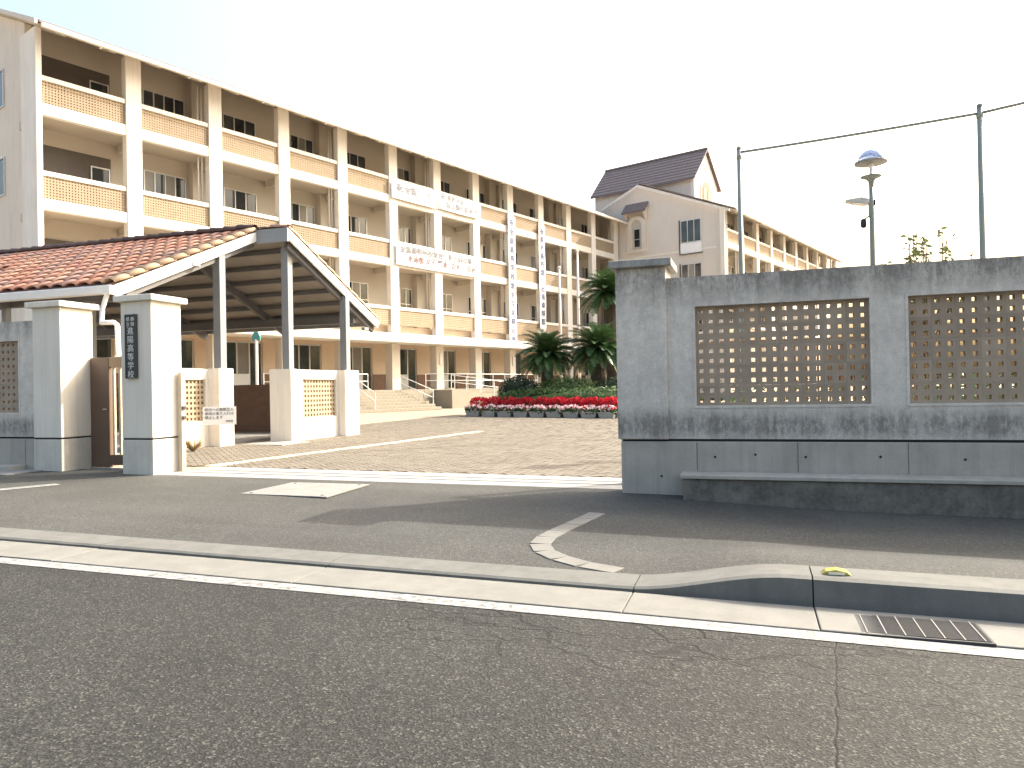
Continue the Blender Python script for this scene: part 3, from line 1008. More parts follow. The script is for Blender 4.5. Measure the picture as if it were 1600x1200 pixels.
def wing(root, cols, x0, x1, cw, ground=True, depth=15.0, floors=(1, 2, 3), end0=True):
    """open corridor elevation in local coordinates: x along the front, y inwards"""
    BK = 2.0
    # columns
    ch = MB(); ch.box(0, cw, 0, .75, 0, 1); cme = None
    for i, c in enumerate(cols):
        m = MB(); m.box(c, c + cw, 0, .38, 4.56, soff(.0) - .01); m.build('column', M_CREAMW, root, .015)
        if ground:
            m = MB(); m.box(c, c + cw, .02, .6, FL[0] - .9, 4.03); m.build('column', M_CREAM, root, .015)
    spans = []
    prev = x0
    for c in cols:
        if c - prev > .3:
            spans.append((prev, c))
        prev = c + cw
    if x1 - prev > .3:
        spans.append((prev, x1))
    # slabs and back wall
    for k, (z0, z1) in enumerate(SL):
        if k == 0: continue
        for a, b in spans:
            m = MB(); m.box(a, b, .03, .30, z0, z1); m.build('slab_edge', M_CREAMW, root, .01)
        m = MB(); m.box(x0, x1, .301, BK + .2, z0 + .12, z1 - .02); m.build('corridor_slab', M_BEIGE, root)
        for a, b in spans:
            m = MB(); m.box(a - .12, a + .12, .302, BK, z0 - .22, z0 + .119); m.build('beam', M_BEIGE, root)
    m = MB(); m.box(x0, x1, BK + .12, BK + .4, .2, soff(BK + .12) - .01); m.build('back_wall', M_BEIGE, root)
    for fi in floors:
        z = FL[fi]
        for bi, (a, b) in enumerate(spans):
            h = .90
            inst(lat_panel(b - a, h), 'perforated_panel', root, (a, .10, z))
            m = MB(); m.box(a, b, .05, .26, z + h + .001, z + h + .19); m.build('parapet_rail', M_CREAMW, root, .012)
            # window in the corridor wall
            top = z + 2.62
            if bi == 0 and end0:
                m = MB(); m.box(a + .5, b + .25, BK + .06, BK + .118, z + .3, top + .1); m.build('dark_opening', M_DKFRAME, root)
                put_window(root, b - .6, BK + .05, z + .95, .8, 1.3, 1)
            elif bi % 2:
                put_window(root, a + 1.05, BK + .11, z + .85, 2.0, top - z - .85, 4)
                m = MB(); m.box(b + .14, b + .5, BK - .25, BK + .119, z, top + .9); m.build('wall_pier', M_BEIGE, root)
            else:
                put_window(root, a + (2.1 if bi % 4 == 3 else 1.3), BK + .11, z + .85, 1.1 if bi % 4 == 3 else 1.85, top - z - .85, 2 if bi % 4 == 3 else 3)
                m = MB(); m.box(a + .75, a + 1.0, BK - .12, BK + .119, z, top + .9); m.build('wall_pier', M_BEIGE, root)
    # drain pipes beside every second column
    for i, c in enumerate(cols[1::2]):
        for dx in (-.14, -.32):
            m = MB(); m.tube([(c + dx, .42, 5.2), (c + dx, .42, 15.5)], .045, 7); m.build('drain_pipe', M_BEIGE, root, 0, True)
    # sloping soffit, roof, fascia gutter
    ya, yb = -.8, depth / 2
    m = MB(); m.prism([(x0, ya, soff(ya)), (x0, yb, soff(yb)), (x0, yb, soff(yb) + .12), (x0, ya, soff(ya) + .12)], (x1 - x0, 0, 0)); m.build('soffit', M_CREAM, root)
    for k in range(int((x1 - x0) / 1.86)):
        x = x0 + .5 + k * 1.86
        m = MB(); m.prism([(x, ya + .02, soff(ya) - .09), (x, 1.9, soff(1.9) - .09), (x, 1.9, soff(1.9) - .001), (x, ya + .02, soff(ya) - .001)], (.09, 0, 0)); m.build('rafter', M_CREAM, root)
    m = MB(); m.prism([(x0 - .35, ya - .05, soff(ya) + .13), (x0 - .35, yb, soff(yb) + .15), (x0 - .35, depth + .8, soff(ya) + .13), (x0 - .35, depth + .8, soff(ya) + .22), (x0 - .35, yb, soff(yb) + .26), (x0 - .35, ya - .05, soff(ya) + .22)], (x1 - x0 + .75, 0, 0)); m.build('roof', M_SLATE, root)
    m = MB(); m.box(x0 - .3, x1, ya - .17, ya - .01, soff(ya) - .05, soff(ya) + .12); m.build('eaves_gutter', M_CREAMW, root, .02)
    for k in range(int((x1 - x0) / 3.7)):
        x = x0 + 1.8 + k * 3.7
        m = MB(); m.box(x, x + .07, ya - .10, ya + .02, soff(ya) - .11, soff(ya) - .052); m.build('gutter_bracket', M_CREAMW, root)
    # rear body
    m = MB(); m.box(x0, x1, BK + .41, depth, .2, 15.7); m.build('rear_block', M_CREAM, root)
    return spans


school = empty('school_building', P0, BRZ, 'long cream four storey school block with open corridors and ochre perforated parapets', 'building')
cols = [-15.03 + 3.735 * k for k in range(12)]
XE = -18.42
wing(school, cols, XE + .2, 27.0, .65)
# near end: corner pier and shaded end wall with windows
m = MB(); m.box(XE - .02, XE + .2, -.02, 1.5, .2, soff(-.02) - .02); m.build('corner_pier', M_CREAMW, school, .015)
m = MB(); m.prism([(XE + .15, 1.501, .2), (XE + .15, 14.0, .2), (XE + .15, 14.0, 16.2), (XE + .15, 7.5, soff(7.5) - .02), (XE + .15, 1.501, soff(1.5) - .02)], (.25, 0, 0)); m.build('end_wall', M_CREAM, school)
m = MB(); m.prism([(XE - .37, -.97, soff(-.8) - .02), (XE - .37, 7.5, soff(7.5) + .07), (XE - .37, 7.5, soff(7.5) + .25), (XE - .37, -.97, soff(-.8) + .17)], (.10, 0, 0)); m.build('verge_board', M_CREAM, school)
for z in (5.9, 9.8, 13.5):
    f, g, cu_ = window_me(2.2, 1.6, 2, False)
    o = inst(f, 'window', school, (XE + .14, 3.75 + 2.2, z), (0, 0, -math.pi / 2)); inst(g, 'pane', o)
# canopy slab over the ground floor
m = MB(); m.box(XE + .2, 27.0, -1.2, .6, 4.05, 4.55); m.build('canopy', M_CREAMW, school, .02)
m = MB(); m.box(XE + .2, 27.0, .601, 2.3, 4.30, 5.13); m.build('corridor_slab', M_PEACH, school)
# ground floor wall: peach panels round glazed doors, brown dado
gx = [c + .06 for c in cols]
m = MB()
edges = []
for k in range(-1, 11):
    a = -15.03 + 3.735 * k + 1.74
    edges.append((a, a + 2.2))
GY = 1.95
prev = XE + .2
for i, (a, b) in enumerate(edges):
    if a > prev:
        m = MB(); m.box(prev, a, GY, GY + .165, FL[0] - .3, 4.29); m.build('wall_panel', M_PEACH, school)
        m = MB(); m.box(prev, a, GY - .03, GY - .001, FL[0], FL[0] + .95); m.build('dado', M_BROWN, school)
    m = MB(); m.box(a, b, GY, GY + .165, 3.96, 4.29); m.build('lintel', M_PEACH, school)
    nz = 2.6
    o = put_window(school, a, GY + .12, FL[0], b - a, nz, 3, False, M_GLASSB, 0, .07)
    m = MB(); m.box(a + .08, a + (b - a) * .64, GY + .02, GY + .05, FL[0] + .05, FL[0] + .95); m.build('door_panel', M_WHITE, school)
    prev = b
m = MB(); m.box(prev, 27.0, GY, GY + .165, FL[0] - .3, 4.29); m.build('wall_panel', M_PEACH, school)
for i, c in enumerate(cols):
    if i % 2:
        m = MB(); m.box(c + .25, c + .42, -.05, .019, 2.9, 3.6); m.build('wall_sign', M_CREAMW, school)
# raised platform in front and its wall
m = MB(); m.box(-1.62, 12.2, -1.66, GY - .04, .1, FL[0]); m.build('platform', M_STEP, school)
m = MB(); m.box(XE + .2, -1.621, .05, GY - .04, .1, FL[0]); m.build('platform', M_STEP, school)
for k in range(58):
    for j in range(4):
        x = .75 + k * .2
        if x > 11.9: continue
        mm = MB(); mm.box(x + (.1 if j % 2 else 0), x + (.1 if j % 2 else 0) + .19, -1.675, -1.661, .34 + j * .25, .57 + j * .25)
        if k % 2 == 0 or True:
            mm.build('facing_tile', M_STEP, school)

# entrance stairs along the front, stepped back at the far end
st = empty('entrance_stairs', P0, BRZ, 'broad tan tiled entrance stairs before the ground floor doors', 'stairs')
zg0 = zg(-17) + .03
NST = 7
for k in range(NST):
    z0 = zg0 + (FL[0] - .004 - zg0) * k / NST; z1 = zg0 + (FL[0] - .004 - zg0) * (k + 1) / NST
    xe = -.63 - .17 * k; yf = -4.35 + .30 * k
    m = MB(); m.box(-9.0, xe, yf, .02, z0 if k else -.1, z1)
    o = m.build('step', M_STEP, st, .012)
    for q in range(26):
        x = xe - .3 - q * .3
        mm = MB(); mm.box(x + .006, x + .294, yf - .008, yf - .001, z0 + .012, z1 - .02)
        mm.build('riser_tile', M_STEP, o)
# ramp with handrails along the platform
rm = empty('access_ramp', P0, BRZ, 'tan access ramp with pale handrails beside the stairs', 'ramp')
m = MB(); m.prism([(1.6, -3.1, .1), (12.0, -3.1, .1), (12.0, -3.1, .42), (1.6, -3.1, FL[0] - .05)], (0, 1.42, 0)); m.build('ramp_body', M_STEP, rm)
hr = plain('pale handrail', (.72, .70, .66), .4, .05)


def railing(parent, pts, hts, r=.024, every=1.2):
    for h in hts:
        m = MB(); m.tube([(p[0], p[1], p[2] + h) for p in pts], r, 7); m.build('handrail', hr, parent, 0, True)
    for a, b in zip(pts[:-1], pts[1:]):
        d = Vector(b) - Vector(a); n = max(1, int(d.length / every))
        for i in range(n + 1):
            p = Vector(a) + d * i / n
            m = MB(); m.tube([tuple(p), (p.x, p.y, p.z + hts[0])], r, 7); m.build('rail_post', hr, parent)


railing(rm, [(1.6, -3.05, FL[0] - .05), (12.0, -3.05, .42)], (.85, .45))
railing(rm, [(1.0, -1.6, FL[0]), (12.1, -1.6, FL[0])], (.9, .5))
railing(st, [(-8.8, -.25, FL[0]), (-2.2, -.25, FL[0])], (.9, .5))
railing(st, [(-5.2, -4.2, zg0 + .1), (-5.2, -2.3, FL[0])], (.85, .45))
railing(st, [(-1.75, -2.4, FL[0] - .1), (-.9, -4.0, zg0 + .2)], (.85, .45))


def cloth(w, h, mat, sag=.03, nx=12):
    m = MB(); vs = []
    for j in range(5):
        for i in range(nx + 1):
            x = w * i / nx; z = h * j / 4
            vs.append((x, .02 * math.sin(x * 2.1 + j) * (.3 + math.sin(math.pi * j / 4)), z - sag * math.sin(math.pi * i / nx)))
    q = nx + 1
    fs = [(j * q + i, j * q + i + 1, (j + 1) * q + i + 1, (j + 1) * q + i) for j in range(4) for i in range(nx)]
    m.add(vs, fs)
    nv = len(m.v)
    m.add([(v[0], v[1] + .006, v[2]) for v in vs], [tuple(reversed(f)) for f in fs])
    return m


def banner(s0, s1, z0, z1, label, lines):
    loc = P0 + TV * s0 + NV * .13
    r = empty('banner', (loc.x, loc.y, z0), BRZ, label, 'banner', 'banners on the school')
    cloth(s1 - s0, z1 - z0, M_CLOTH).build('cloth', M_CLOTH, r, 0, True)
    for (tx, x, z, sz, mt) in lines:
        put_text(tx, sz, mt, r, (x, -.045, z), 0, 'lettering', 'LEFT', 1.0, .022)
    return r


banner(0.0, 3.85, 12.60, 13.66, 'white banner on the top floor, left of the two, lettered across', [('祝 全国 1110', .35, .62, .52, M_TEXTG)])
banner(3.95, 8.0, 12.66, 13.70, 'white banner on the top floor, right of the two, in two lines', [('祝 東海大会', .2, .76, .42, M_TEXTG), ('陸上競技部 男子', .7, .32, .42, M_TEXTG)])
banner(.25, 7.75, 8.72, 10.02, 'wide white banner across two bays of the middle floor', [('全国高等学校総合体育大会出場', .3, .93, .46, M_TEXTG), ('水泳部 女子 平泳', .9, .42, .46, M_TEXTR), ('百米 二百米', 4.7, .42, .46, M_TEXTG)])


def vbanner(s0, w, z0, z1, label, s):
    loc = P0 + TV * s0 + NV * .12
    r = empty('banner', (loc.x, loc.y, z0), BRZ, label, 'banner', 'banners on the school')
    m = MB(); n = 20; h = z1 - z0
    for i in range(n):
        a, b = h * i / n, h * (i + 1) / n
        m.prism([(0, .015 * math.sin(i * .9), a), (w, .015 * math.sin(i * .9 + .5), a), (w, .02 + .015 * math.sin(i * .9 + .5), a), (0, .02 + .015 * math.sin(i * .9), a)], (0, 0, b - a))
    m.build('cloth', M_CLOTH, r)
    st_ = h / (len(s) + .6)
    for i, chx in enumerate(s):
        put_text(chx, min(.5, st_ * .85), M_TEXTB, r, (w / 2, -.03, h - st_ * (i + .8)), 0, 'lettering', 'CENTER', 1.0, .022)


vbanner(10.98, .80, 4.20, 13.45, 'long white hanging banner with blue characters, nearer of the two on columns', '祝全国高等学校総合文化祭出場')
vbanner(14.66, .76, 5.7, 13.40, 'long white hanging banner with blue characters, farther of the two on columns', '祝東海高校総体出場卓球部')

# ---- gabled wing and bell turret at the far end
S0 = 27.0
g0 = P0 + TV * S0
# gable drawings use x along NV (to the right), y along TV (away); GM turns them into the wing's frame
EA = 9.56
RG = 2.05
gw = empty('gabled_wing', g0 + NV * EA, BRZ, 'pale gabled school wing with long corridor side beyond the main block', 'building')
EAVE, PIT = 15.0, .417


def GM(x, y, z):
    return (y, EA - x, z)


def roofz(x):
    return soff(7.5 - abs(x - RG))


RT = roofz(RG)


m = MB(GM); m.prism([(-5.4, 0, .2), (EA, 0, .2), (EA, 0, roofz(EA) - .02), (RG, 0, RT - .02), (-5.4, 0, roofz(-5.4) - .02)], (0, .35, 0)); m.build('gable_wall', M_PINK, gw)
m = MB(GM); m.prism([(EA + .5, -.44, roofz(EA + .5) - .2), (RG, -.44, RT - .22), (RG, -.44, RT - .001), (EA + .5, -.44, roofz(EA + .5) - .001)], (0, .12, 0)); m.build('verge_board', M_CREAMW, gw)
m = MB(GM); m.prism([(RG, -.44, RT - .22), (-5.85, -.44, roofz(-5.85) - .2), (-5.85, -.44, roofz(-5.85) - .001), (RG, -.44, RT - .001)], (0, .12, 0)); m.build('verge_board', M_CREAMW, gw)
m = MB(GM); m.box(EA - .75, EA + .03, -.06, -.001, .2, roofz(EA) - .2); m.build('corner_pier', M_PINK, gw)
m = MB(GM); m.box(-5.4, EA, -.03, -.002, 12.28, 12.42); m.box(-5.4, EA, -.03, -.002, 8.6, 8.75); m.build('string_course', M_CREAMW, gw)
for z in (13.0, 9.4, 5.6):
    put_window(gw, *GM(5.75, -.02, z), 1.75, 1.85, 3, False, None, -math.pi / 2)
    m = MB(GM); m.box(5.70, 7.55, -.07, -.052, z - .9, z - .04); m.build('spandrel', M_WHITE, gw)
    m = MB(GM); m.box(5.62, 7.62, -.14, -.072, z - .98, z - .90); m.build('sill', M_DKFRAME, gw)
    m = MB(GM); m.box(5.60, 5.68, -.10, -.03, z - .9, z + 1.9); m.build('drain_pipe', M_DKFRAME, gw)
# arched window with surround and small tiled hood
m = MB(GM)
out = [(-.9, 0)] + [(-.9, 2.4)] + [(.9 * -math.cos(a), 2.4 + .75 * math.sin(a)) for a in frange(0.15, math.pi - .15, 9)] + [(.9, 2.4), (.9, 0)]
inn = [(-.48, .25)] + [(-.48, 2.3)] + [(.48 * -math.cos(a), 2.3 + .5 * math.sin(a)) for a in frange(0.15, math.pi - .15, 9)] + [(.48, 2.3), (.48, .25)]
n = len(out)
A = lambda p, y: (1.72 + p[0], y, 12.75 + p[1])
vs = [A(p, -.16) for p in out] + [A(p, -.16) for p in inn] + [A(p, -.01) for p in out] + [A(p, -.01) for p in inn]
fs = []
for i in range(n):
    j = (i + 1) % n
    fs += [(i, j, n + j, n + i), (n + i, n + j, 3 * n + j, 3 * n + i), (j, i, 2 * n + i, 2 * n + j)]
m.add(vs, fs); m.build('arch_surround', M_CREAM, gw)
m = MB(GM); m.prism([A(p, -.03) for p in inn], (0, .025, 0)); m.build('arch_infill', M_BEIGE, gw)
put_window(gw, *GM(1.42, -.04, 13.2), .62, 1.6, 1, True, None, -math.pi / 2)
m = MB(GM); m.prism([(.62, -.75, 16.05), (2.85, -.75, 16.05), (2.85, -.02, 16.85), (.62, -.02, 16.85)], (0, .0, .12)); m.build('hood_roof', M_SLATE, gw)
for k in range(8):
    x = .66 + k * .28
    m = MB(GM); m.prism([(x, -.78, 16.172), (x + .24, -.78, 16.172), (x + .24, -.03, 16.99), (x, -.03, 16.99)], (0, 0, .04)); m.build('hood_tile', M_SLATE, gw)
for x in (.75, 2.55):
    m = MB(GM); m.prism([(x, -.62, 16.1), (x, -.02, 15.3), (x, -.02, 16.7)], (.15, 0, 0)); m.build('bracket', M_CREAM, gw)
# corridor side, facing right
wing(gw, [3.68 * k - .3 for k in range(10)], .36, 34.5, .6, False, 15.0, (1, 2, 3), False)

# bell turret on the ridge, parts of the wing
TX0, TX1, TY0, TY1 = -4.1, 5.75, 2.8, 7.9
TZE, TZR = 19.2, 22.0
TYM = (TY0 + TY1) / 2
m = MB(GM); m.box(TX0, TX1 - .3, TY0, TY1, 15.5, TZE); m.build('turret_wall', M_PINK, gw)
# right gable face: arched panel coloured dark as recess shade, twin opening
m = MB(GM); m.prism([(TX1 - .29, TY0, 15.5), (TX1 - .29, TY1, 15.5), (TX1 - .29, TY1, TZE), (TX1 - .29, TYM, TZR - .12), (TX1 - .29, TY0, TZE)], (.29, 0, 0)); m.build('turret_gable', M_CREAMW, gw)
arc = lambda w, h0, h1, yc: [(yc - w, h0), (yc - w, h1)] + [(yc - w * math.cos(a), h1 + w * math.sin(a)) for a in frange(.2, math.pi - .2, 8)] + [(yc + w, h1), (yc + w, h0)]
m = MB(GM); m.prism([(TX1 + .002, y, z) for y, z in arc(1.25, 16.0, 18.3, TYM)], (.06, 0, 0)); m.build('arch_trim', M_CREAM, gw)
m = MB(GM); m.prism([(TX1 + .064, y, z) for y, z in arc(1.0, 16.0, 18.2, TYM)], (.02, 0, 0)); m.build('arch_shade_panel', plain('recess shade tone', (.22, .19, .155), .8), gw)
for yc in (TYM - .5, TYM + .5):
    m = MB(GM); m.prism([(TX1 + .086, y, z) for y, z in arc(.3, 16.0, 18.3, yc)], (.02, 0, 0)); m.build('louvre', M_GATE, gw)
m = MB(GM); m.prism([(TX1 + .002, TYM + .22 * math.cos(a), 20.35 + .22 * math.sin(a)) for a in frange(0, 2 * math.pi, 12)[:-1]], (.05, 0, 0)); m.build('roundel', M_BEIGE, gw)
for sgn in (-1, 1):
    ye = TYM + sgn * (TYM - TY0 + .35); ze = TZE - .30
    m = MB(GM); m.prism([(TX0 - .3, TYM, TZR), (TX0 - .3, ye, ze), (TX0 - .3, ye, ze + .12), (TX0 - .3, TYM, TZR + .12)], (TX1 - TX0 + .55, 0, 0)); m.build('turret_roof', M_SLATE, gw)
    # tile courses standing proud
    if sgn < 0:
        for k in range(9):
            t0 = k / 9; t1 = (k + .86) / 9
            p = lambda t: (TYM + (ye - TYM) * t, TZR + .125 + (ze - TZR) * t)
            (ya_, za_), (yb_, zb_) = p(t0), p(t1)
            m = MB(GM); m.prism([(TX0 - .3, ya_, za_), (TX0 - .3, yb_, zb_), (TX0 - .3, yb_, zb_ + .06), (TX0 - .3, ya_, za_ + .01)], (TX1 - TX0 + .55, 0, 0)); m.build('tile_course', M_SLATE, gw)
m = MB(GM); m.box(TX0 - .3, TX1 + .25, TYM - .12, TYM + .12, TZR + .1, TZR + .24); m.build('ridge_cap', M_SLATE, gw)

# ================================================================== POLES AND LAMP
def net_pole(x, y, zt, r, label):
    o = empty('net_pole', (x, y, zg(x)), 0, label, 'pole', 'net poles')
    m = MB(); m.tube([(0, 0, 0), (0, 0, zt)], [r * 1.15, r], 12); m.build('shaft', M_POLE, o, 0, True)
    m = MB(); m.lathe([(r * 1.12, zt), (r * 1.12, zt + .05), (r * .3, zt + .09)], 12); m.build('cap', M_POLE, o)
    m = MB(); m.lathe([(r * 1.25, zt - .25), (r * 1.25, zt - .17)], 12); m.build('collar', M_POLE, o)
    m = MB(); m.lathe([(.16, 0), (.16, .03), (.07, .05)], 12); m.build('base_plate', M_POLE, o)
    return o


PA, PB = Vector((-.21, 20.34, 7.42)), Vector((5.04, 19.21, 7.36))
net_pole(PA.x, PA.y, 7.5 - zg(PA.x), .055, 'tall grey green pole behind the wall, left of the street lamp')
net_pole(PB.x, PB.y, 7.5 - zg(PB.x), .06, 'tall grey green pole behind the wall, right of the street lamp')
PC = PB + (PB - PA) + Vector((-.4, -1.6, 0))
net_pole(PC.x, PC.y, 7.5 - zg(PC.x), .06, 'tall grey green pole behind the wall, outside the picture to the right')
for i, (a, b) in enumerate(((PA, PB), (PB, PC))):
    m = MB(); n = 14
    m.tube([tuple(a.lerp(b, t / n) - Vector((0, 0, .02 * math.sin(math.pi * t / n)))) for t in range(n + 1)], .034, 6)
    tag(m.build('net_cable', M_POLE, None, 0, True), 'grey cable strung between the two tall poles' if i == 0 else 'grey cable running right from the second tall pole', 'cable', 'net cables')

lamp = empty('street_lamp', (2.44, 16.89, zg(2.44)), 0, 'street lamp with blue glass dome and side floodlight above the wall', 'street lamp')
m = MB(); m.tube([(0, 0, 0), (0, 0, 2.5), (0, 0, 4.85), (0, 0, 5.42)], [.07, .058, .048, .045], 12); m.build('pole', M_POLE, lamp, 0, True)
m = MB(); m.lathe([(.045, 5.40), (.06, 5.53), (.10, 5.575), (.20, 5.615), (.205, 5.63), (.10, 5.66), (.03, 5.67)], 20); m.build('lower_disc', M_POLE, lamp, 0, True)
m = MB(); m.lathe([(.028, 5.67), (.028, 5.80), (.05, 5.84), (.05, 5.90)], 12); m.build('stem', M_WHITE, lamp)
m = MB(); m.lathe([(.05, 5.88), (.24, 5.885), (.315, 5.90), (.315, 5.93), (.25, 5.955)], 24); m.build('rim', M_STEEL, lamp, 0, True)
mt, nt, n, l, b = nodes_of('blue glass dome')
b.inputs['Base Color'].default_value = (.42, .55, .85, 1); b.inputs['Roughness'].default_value = .08
b.inputs['Transmission Weight'].default_value = .55; b.inputs['IOR'].default_value = 1.2; b.inputs['Specular IOR Level'].default_value = .7
m = MB(); m.lathe([(.25 * math.cos(a), 5.95 + .24 * math.sin(a)) for a in frange(0, 1.5, 8)], 24); m.build('dome', mt, lamp, 0, True)
m = MB(); m.box(-.06, .0, -.05, .05, 4.78, 5.16); m.build('bracket', M_POLE, lamp, .01)
m = MB(); m.prism([(-.06, -.11, 5.05), (-.50, -.11, 5.13), (-.50, -.11, 5.17), (-.20, -.11, 5.20), (-.06, -.11, 5.15)], (0, .22, 0)); m.build('floodlight', M_GALV, lamp, .012)
m = MB(); m.prism([(-.10, -.09, 5.035), (-.38, -.09, 5.085), (-.38, -.09, 5.10), (-.10, -.09, 5.055)], (0, .2, 0)); m.build('diffuser', M_WHITE, lamp)
m = MB(); m.bar((-.03, 0, 4.82), (-.15, 0, 4.74), .03, .03); m.build('camera_arm', M_POLE, lamp)
m = MB(lambda x, y, z: (-.16 + x, y, 4.66 + z)); m.lathe([(.03, -.09), (.055, -.07), (.06, 0), (.05, .08), (.02, .1)], 12); m.build('camera_head', M_DARK, lamp, 0, True)
m = MB(); m.box(.03, .075, -.03, .03, 5.02, 5.14); m.build('sensor', M_DARK, lamp, .008)

for k, (x, y, zt) in enumerate(((-9.85, 38.86, 7.62), (-8.9, 39.17, 8.5))):
    f = empty('flagpole', (x, y, zg(x)), 0, ('shorter' if k == 0 else 'taller') + ' white flagpole behind the cycads', 'flagpole', 'flagpoles')
    m = MB(); m.tube([(0, 0, 0), (0, 0, zt * .6), (0, 0, zt)], [.085, .075, .05], 10); m.build('shaft', M_CREAMW, f, 0, True)
    m = MB(); m.lathe([(.02, zt), (.09, zt + .06), (.09, zt + .12), (.02, zt + .18)], 10); m.build('finial', M_CREAMW, f, 0, True)
    m = MB(); m.box(-.25, .25, -.25, .25, 0, .3); m.build('footing', M_SLAB, f, .01)

# ================================================================== PLANTS
def leaf_shell(m, cxyz, rad, n, size, seed, boxy=0.0, inner=.7):
    rg = random.Random(seed)
    for _ in range(n):
        while True:
            d = Vector((rg.gauss(0, 1), rg.gauss(0, 1), rg.gauss(0, 1))).normalized()
            if d.z > -.55: break
        if boxy:
            mx = max(abs(d.x), abs(d.y), abs(d.z)); d2 = d.lerp(d / mx, boxy)
        else:
            d2 = d
        rr = rg.uniform(inner, 1.0) + (.05 * math.sin(d.x * 9 + seed) + .05 * math.sin(d.y * 11 + d.z * 7))
        p = Vector((cxyz[0] + d2.x * rad[0] * rr, cxyz[1] + d2.y * rad[1] * rr, cxyz[2] + d2.z * rad[2] * rr))
        nrm = (d + Vector((rg.uniform(-.8, .8), rg.uniform(-.8, .8), rg.uniform(-.5, .9)))).normalized()
        s = nrm.cross(Vector((rg.uniform(-1, 1), rg.uniform(-1, 1), rg.uniform(-1, 1)))).normalized(); u = nrm.cross(s)
        a = size * rg.uniform(.7, 1.3)
        m.add([tuple(p - s * a), tuple(p - u * a * .45), tuple(p + s * a), tuple(p + u * a * .45)], [(0, 1, 2, 3)])


def bush(name, loc, rad, n, size, mat, label, seed, group=None, boxy=.0):
    o = empty(name, loc, 0, label, 'bush' if name != 'hedge' else 'hedge', group)
    m = MB(); leaf_shell(m, (0, 0, rad[2] * .75), rad, n, size, seed, boxy); m.build('foliage', mat, o)
    m = MB()
    m.lathe([(math.cos(a) * .70, math.sin(a) * .70) for a in frange(-.7, 1.5, 9)], 18)
    m.v = [(v[0] * rad[0], v[1] * rad[1], v[2] * rad[2] + rad[2] * .75) for v in m.v]
    m.build('core', mat, o, 0, True)
    m = MB()
    for k in range(6):
        a = k * 1.05
        m.tube([(0, 0, -.05), (math.cos(a) * rad[0] * .25, math.sin(a) * rad[1] * .25, rad[2] * .6), (math.cos(a) * rad[0] * .6, math.sin(a) * rad[1] * .6, rad[2] * 1.0)], [.03, .02, .008], 5)
    m.build('stems', M_TWIG, o)
    return o


zp = zg(-8) + .02
bed = tag(bpy.data.objects.new('planting_bed', None), kind='structure'); link(bed)
m = MB(); m.prism([(-11.2, 29.3, zp - .1), (-1.5, 28.7, zp - .1), (-1.5, 36, zp - .1), (-10.6, 36, zp - .1)], (0, 0, .32)); m.build('soil', plain('bed soil', (.10, .075, .05), .95, .3), bed)
bush('hedge', (-6.6, 29.55, zp + .1), (4.0, .75, .62), 11000, .05, M_HEDGE, 'long low clipped hedge behind the red flower planters', 5, None, .65)
bush('round_bush', (-9.75, 30.8, zp + .2), (.98, .95, .90), 5200, .052, M_HEDGED, 'dark rounded bush at the left end of the bed', 7)
bush('round_bush', (-7.6, 31.1, zp + .2), (1.6, 1.0, .86), 7500, .052, M_HEDGEY, 'light green clipped bush below the left cycad', 9)
bush('round_bush', (-5.2, 31.3, zp + .2), (1.6, 1.0, .84), 5500, .052, M_HEDGED, 'dark green bush beside the gate wall under the tall cycad', 13)


def cycad(loc, trunk_h, tr, L, nf, label, seed, lean=(0, 0)):
    rg = random.Random(seed)
    o = empty('cycad', loc, 0, label, 'cycad', 'cycads')
    m = MB()
    k = 9
    m.tube([(lean[0] * i / k, lean[1] * i / k, trunk_h * i / k) for i in range(k + 1)], [tr * (1.15 - .25 * i / k + .08 * (i % 2)) for i in range(k + 1)], 12)
    m.build('trunk', M_BARK, o)
    # leaf base stubs
    m = MB()
    for i in range(150):
        a = rg.uniform(0, 6.28); z = rg.uniform(.02, .98) * trunk_h
        r0 = tr * (1.15 - .25 * z / trunk_h)
        c = Vector((lean[0] * z / trunk_h, lean[1] * z / trunk_h, z)); d = Vector((math.cos(a), math.sin(a), .6)).normalized()
        m.bar(tuple(c + d * r0 * .7), tuple(c + d * (r0 * .8 + .09)), .07, .04)
    m.build('leaf_bases', M_BARK, o)
    m = MB()
    top = Vector((lean[0], lean[1], trunk_h))
    for i in range(nf):
        az = i * 2.39996 + rg.uniform(-.2, .2)
        el = R_(82 - 105 * (i / nf) ** .9 + rg.uniform(-6, 6))
        ln = L * rg.uniform(.85, 1.08)
        h = Vector((math.cos(az), math.sin(az), 0))
        pts = []
        e = el; p = top.copy()
        N = 10
        for q in range(N + 1):
            pts.append(p.copy())
            p = p + (h * math.cos(e) + Vector((0, 0, math.sin(e)))) * (ln / N)
            e -= R_(5.2 + 3.0 * (q / N))
        m.tube([tuple(v) for v in pts], [.02 - .0016 * q for q in range(N + 1)], 4)
        sd = h.cross(Vector((0, 0, 1)))
        M_ = 34
        for q in range(3, M_):
            t = q / M_ * N; a = int(t); fr = t - a
            c = pts[a].lerp(pts[min(a + 1, N)], fr)
            d = (pts[min(a + 1, N)] - pts[a]).normalized()
            up = sd.cross(d).normalized()
            w = .30 * L / 1.3 * math.sin(math.pi * min(1, .12 + .86 * q / M_)) ** .7
            for sg_ in (-1, 1):
                tip = c + (sd * sg_ * .80 + d * .50 + up * .30).normalized() * w * rg.uniform(.9, 1.1)
                bw = d * .019
                m.add([tuple(c - bw), tuple(c + bw), tuple(c.lerp(tip, .6) + bw * .9), tuple(tip), tuple(c.lerp(tip, .6) - bw * .9)], [(0, 1, 2, 3, 4)])
    m.build('fronds', M_CYCAD, o)
    return o


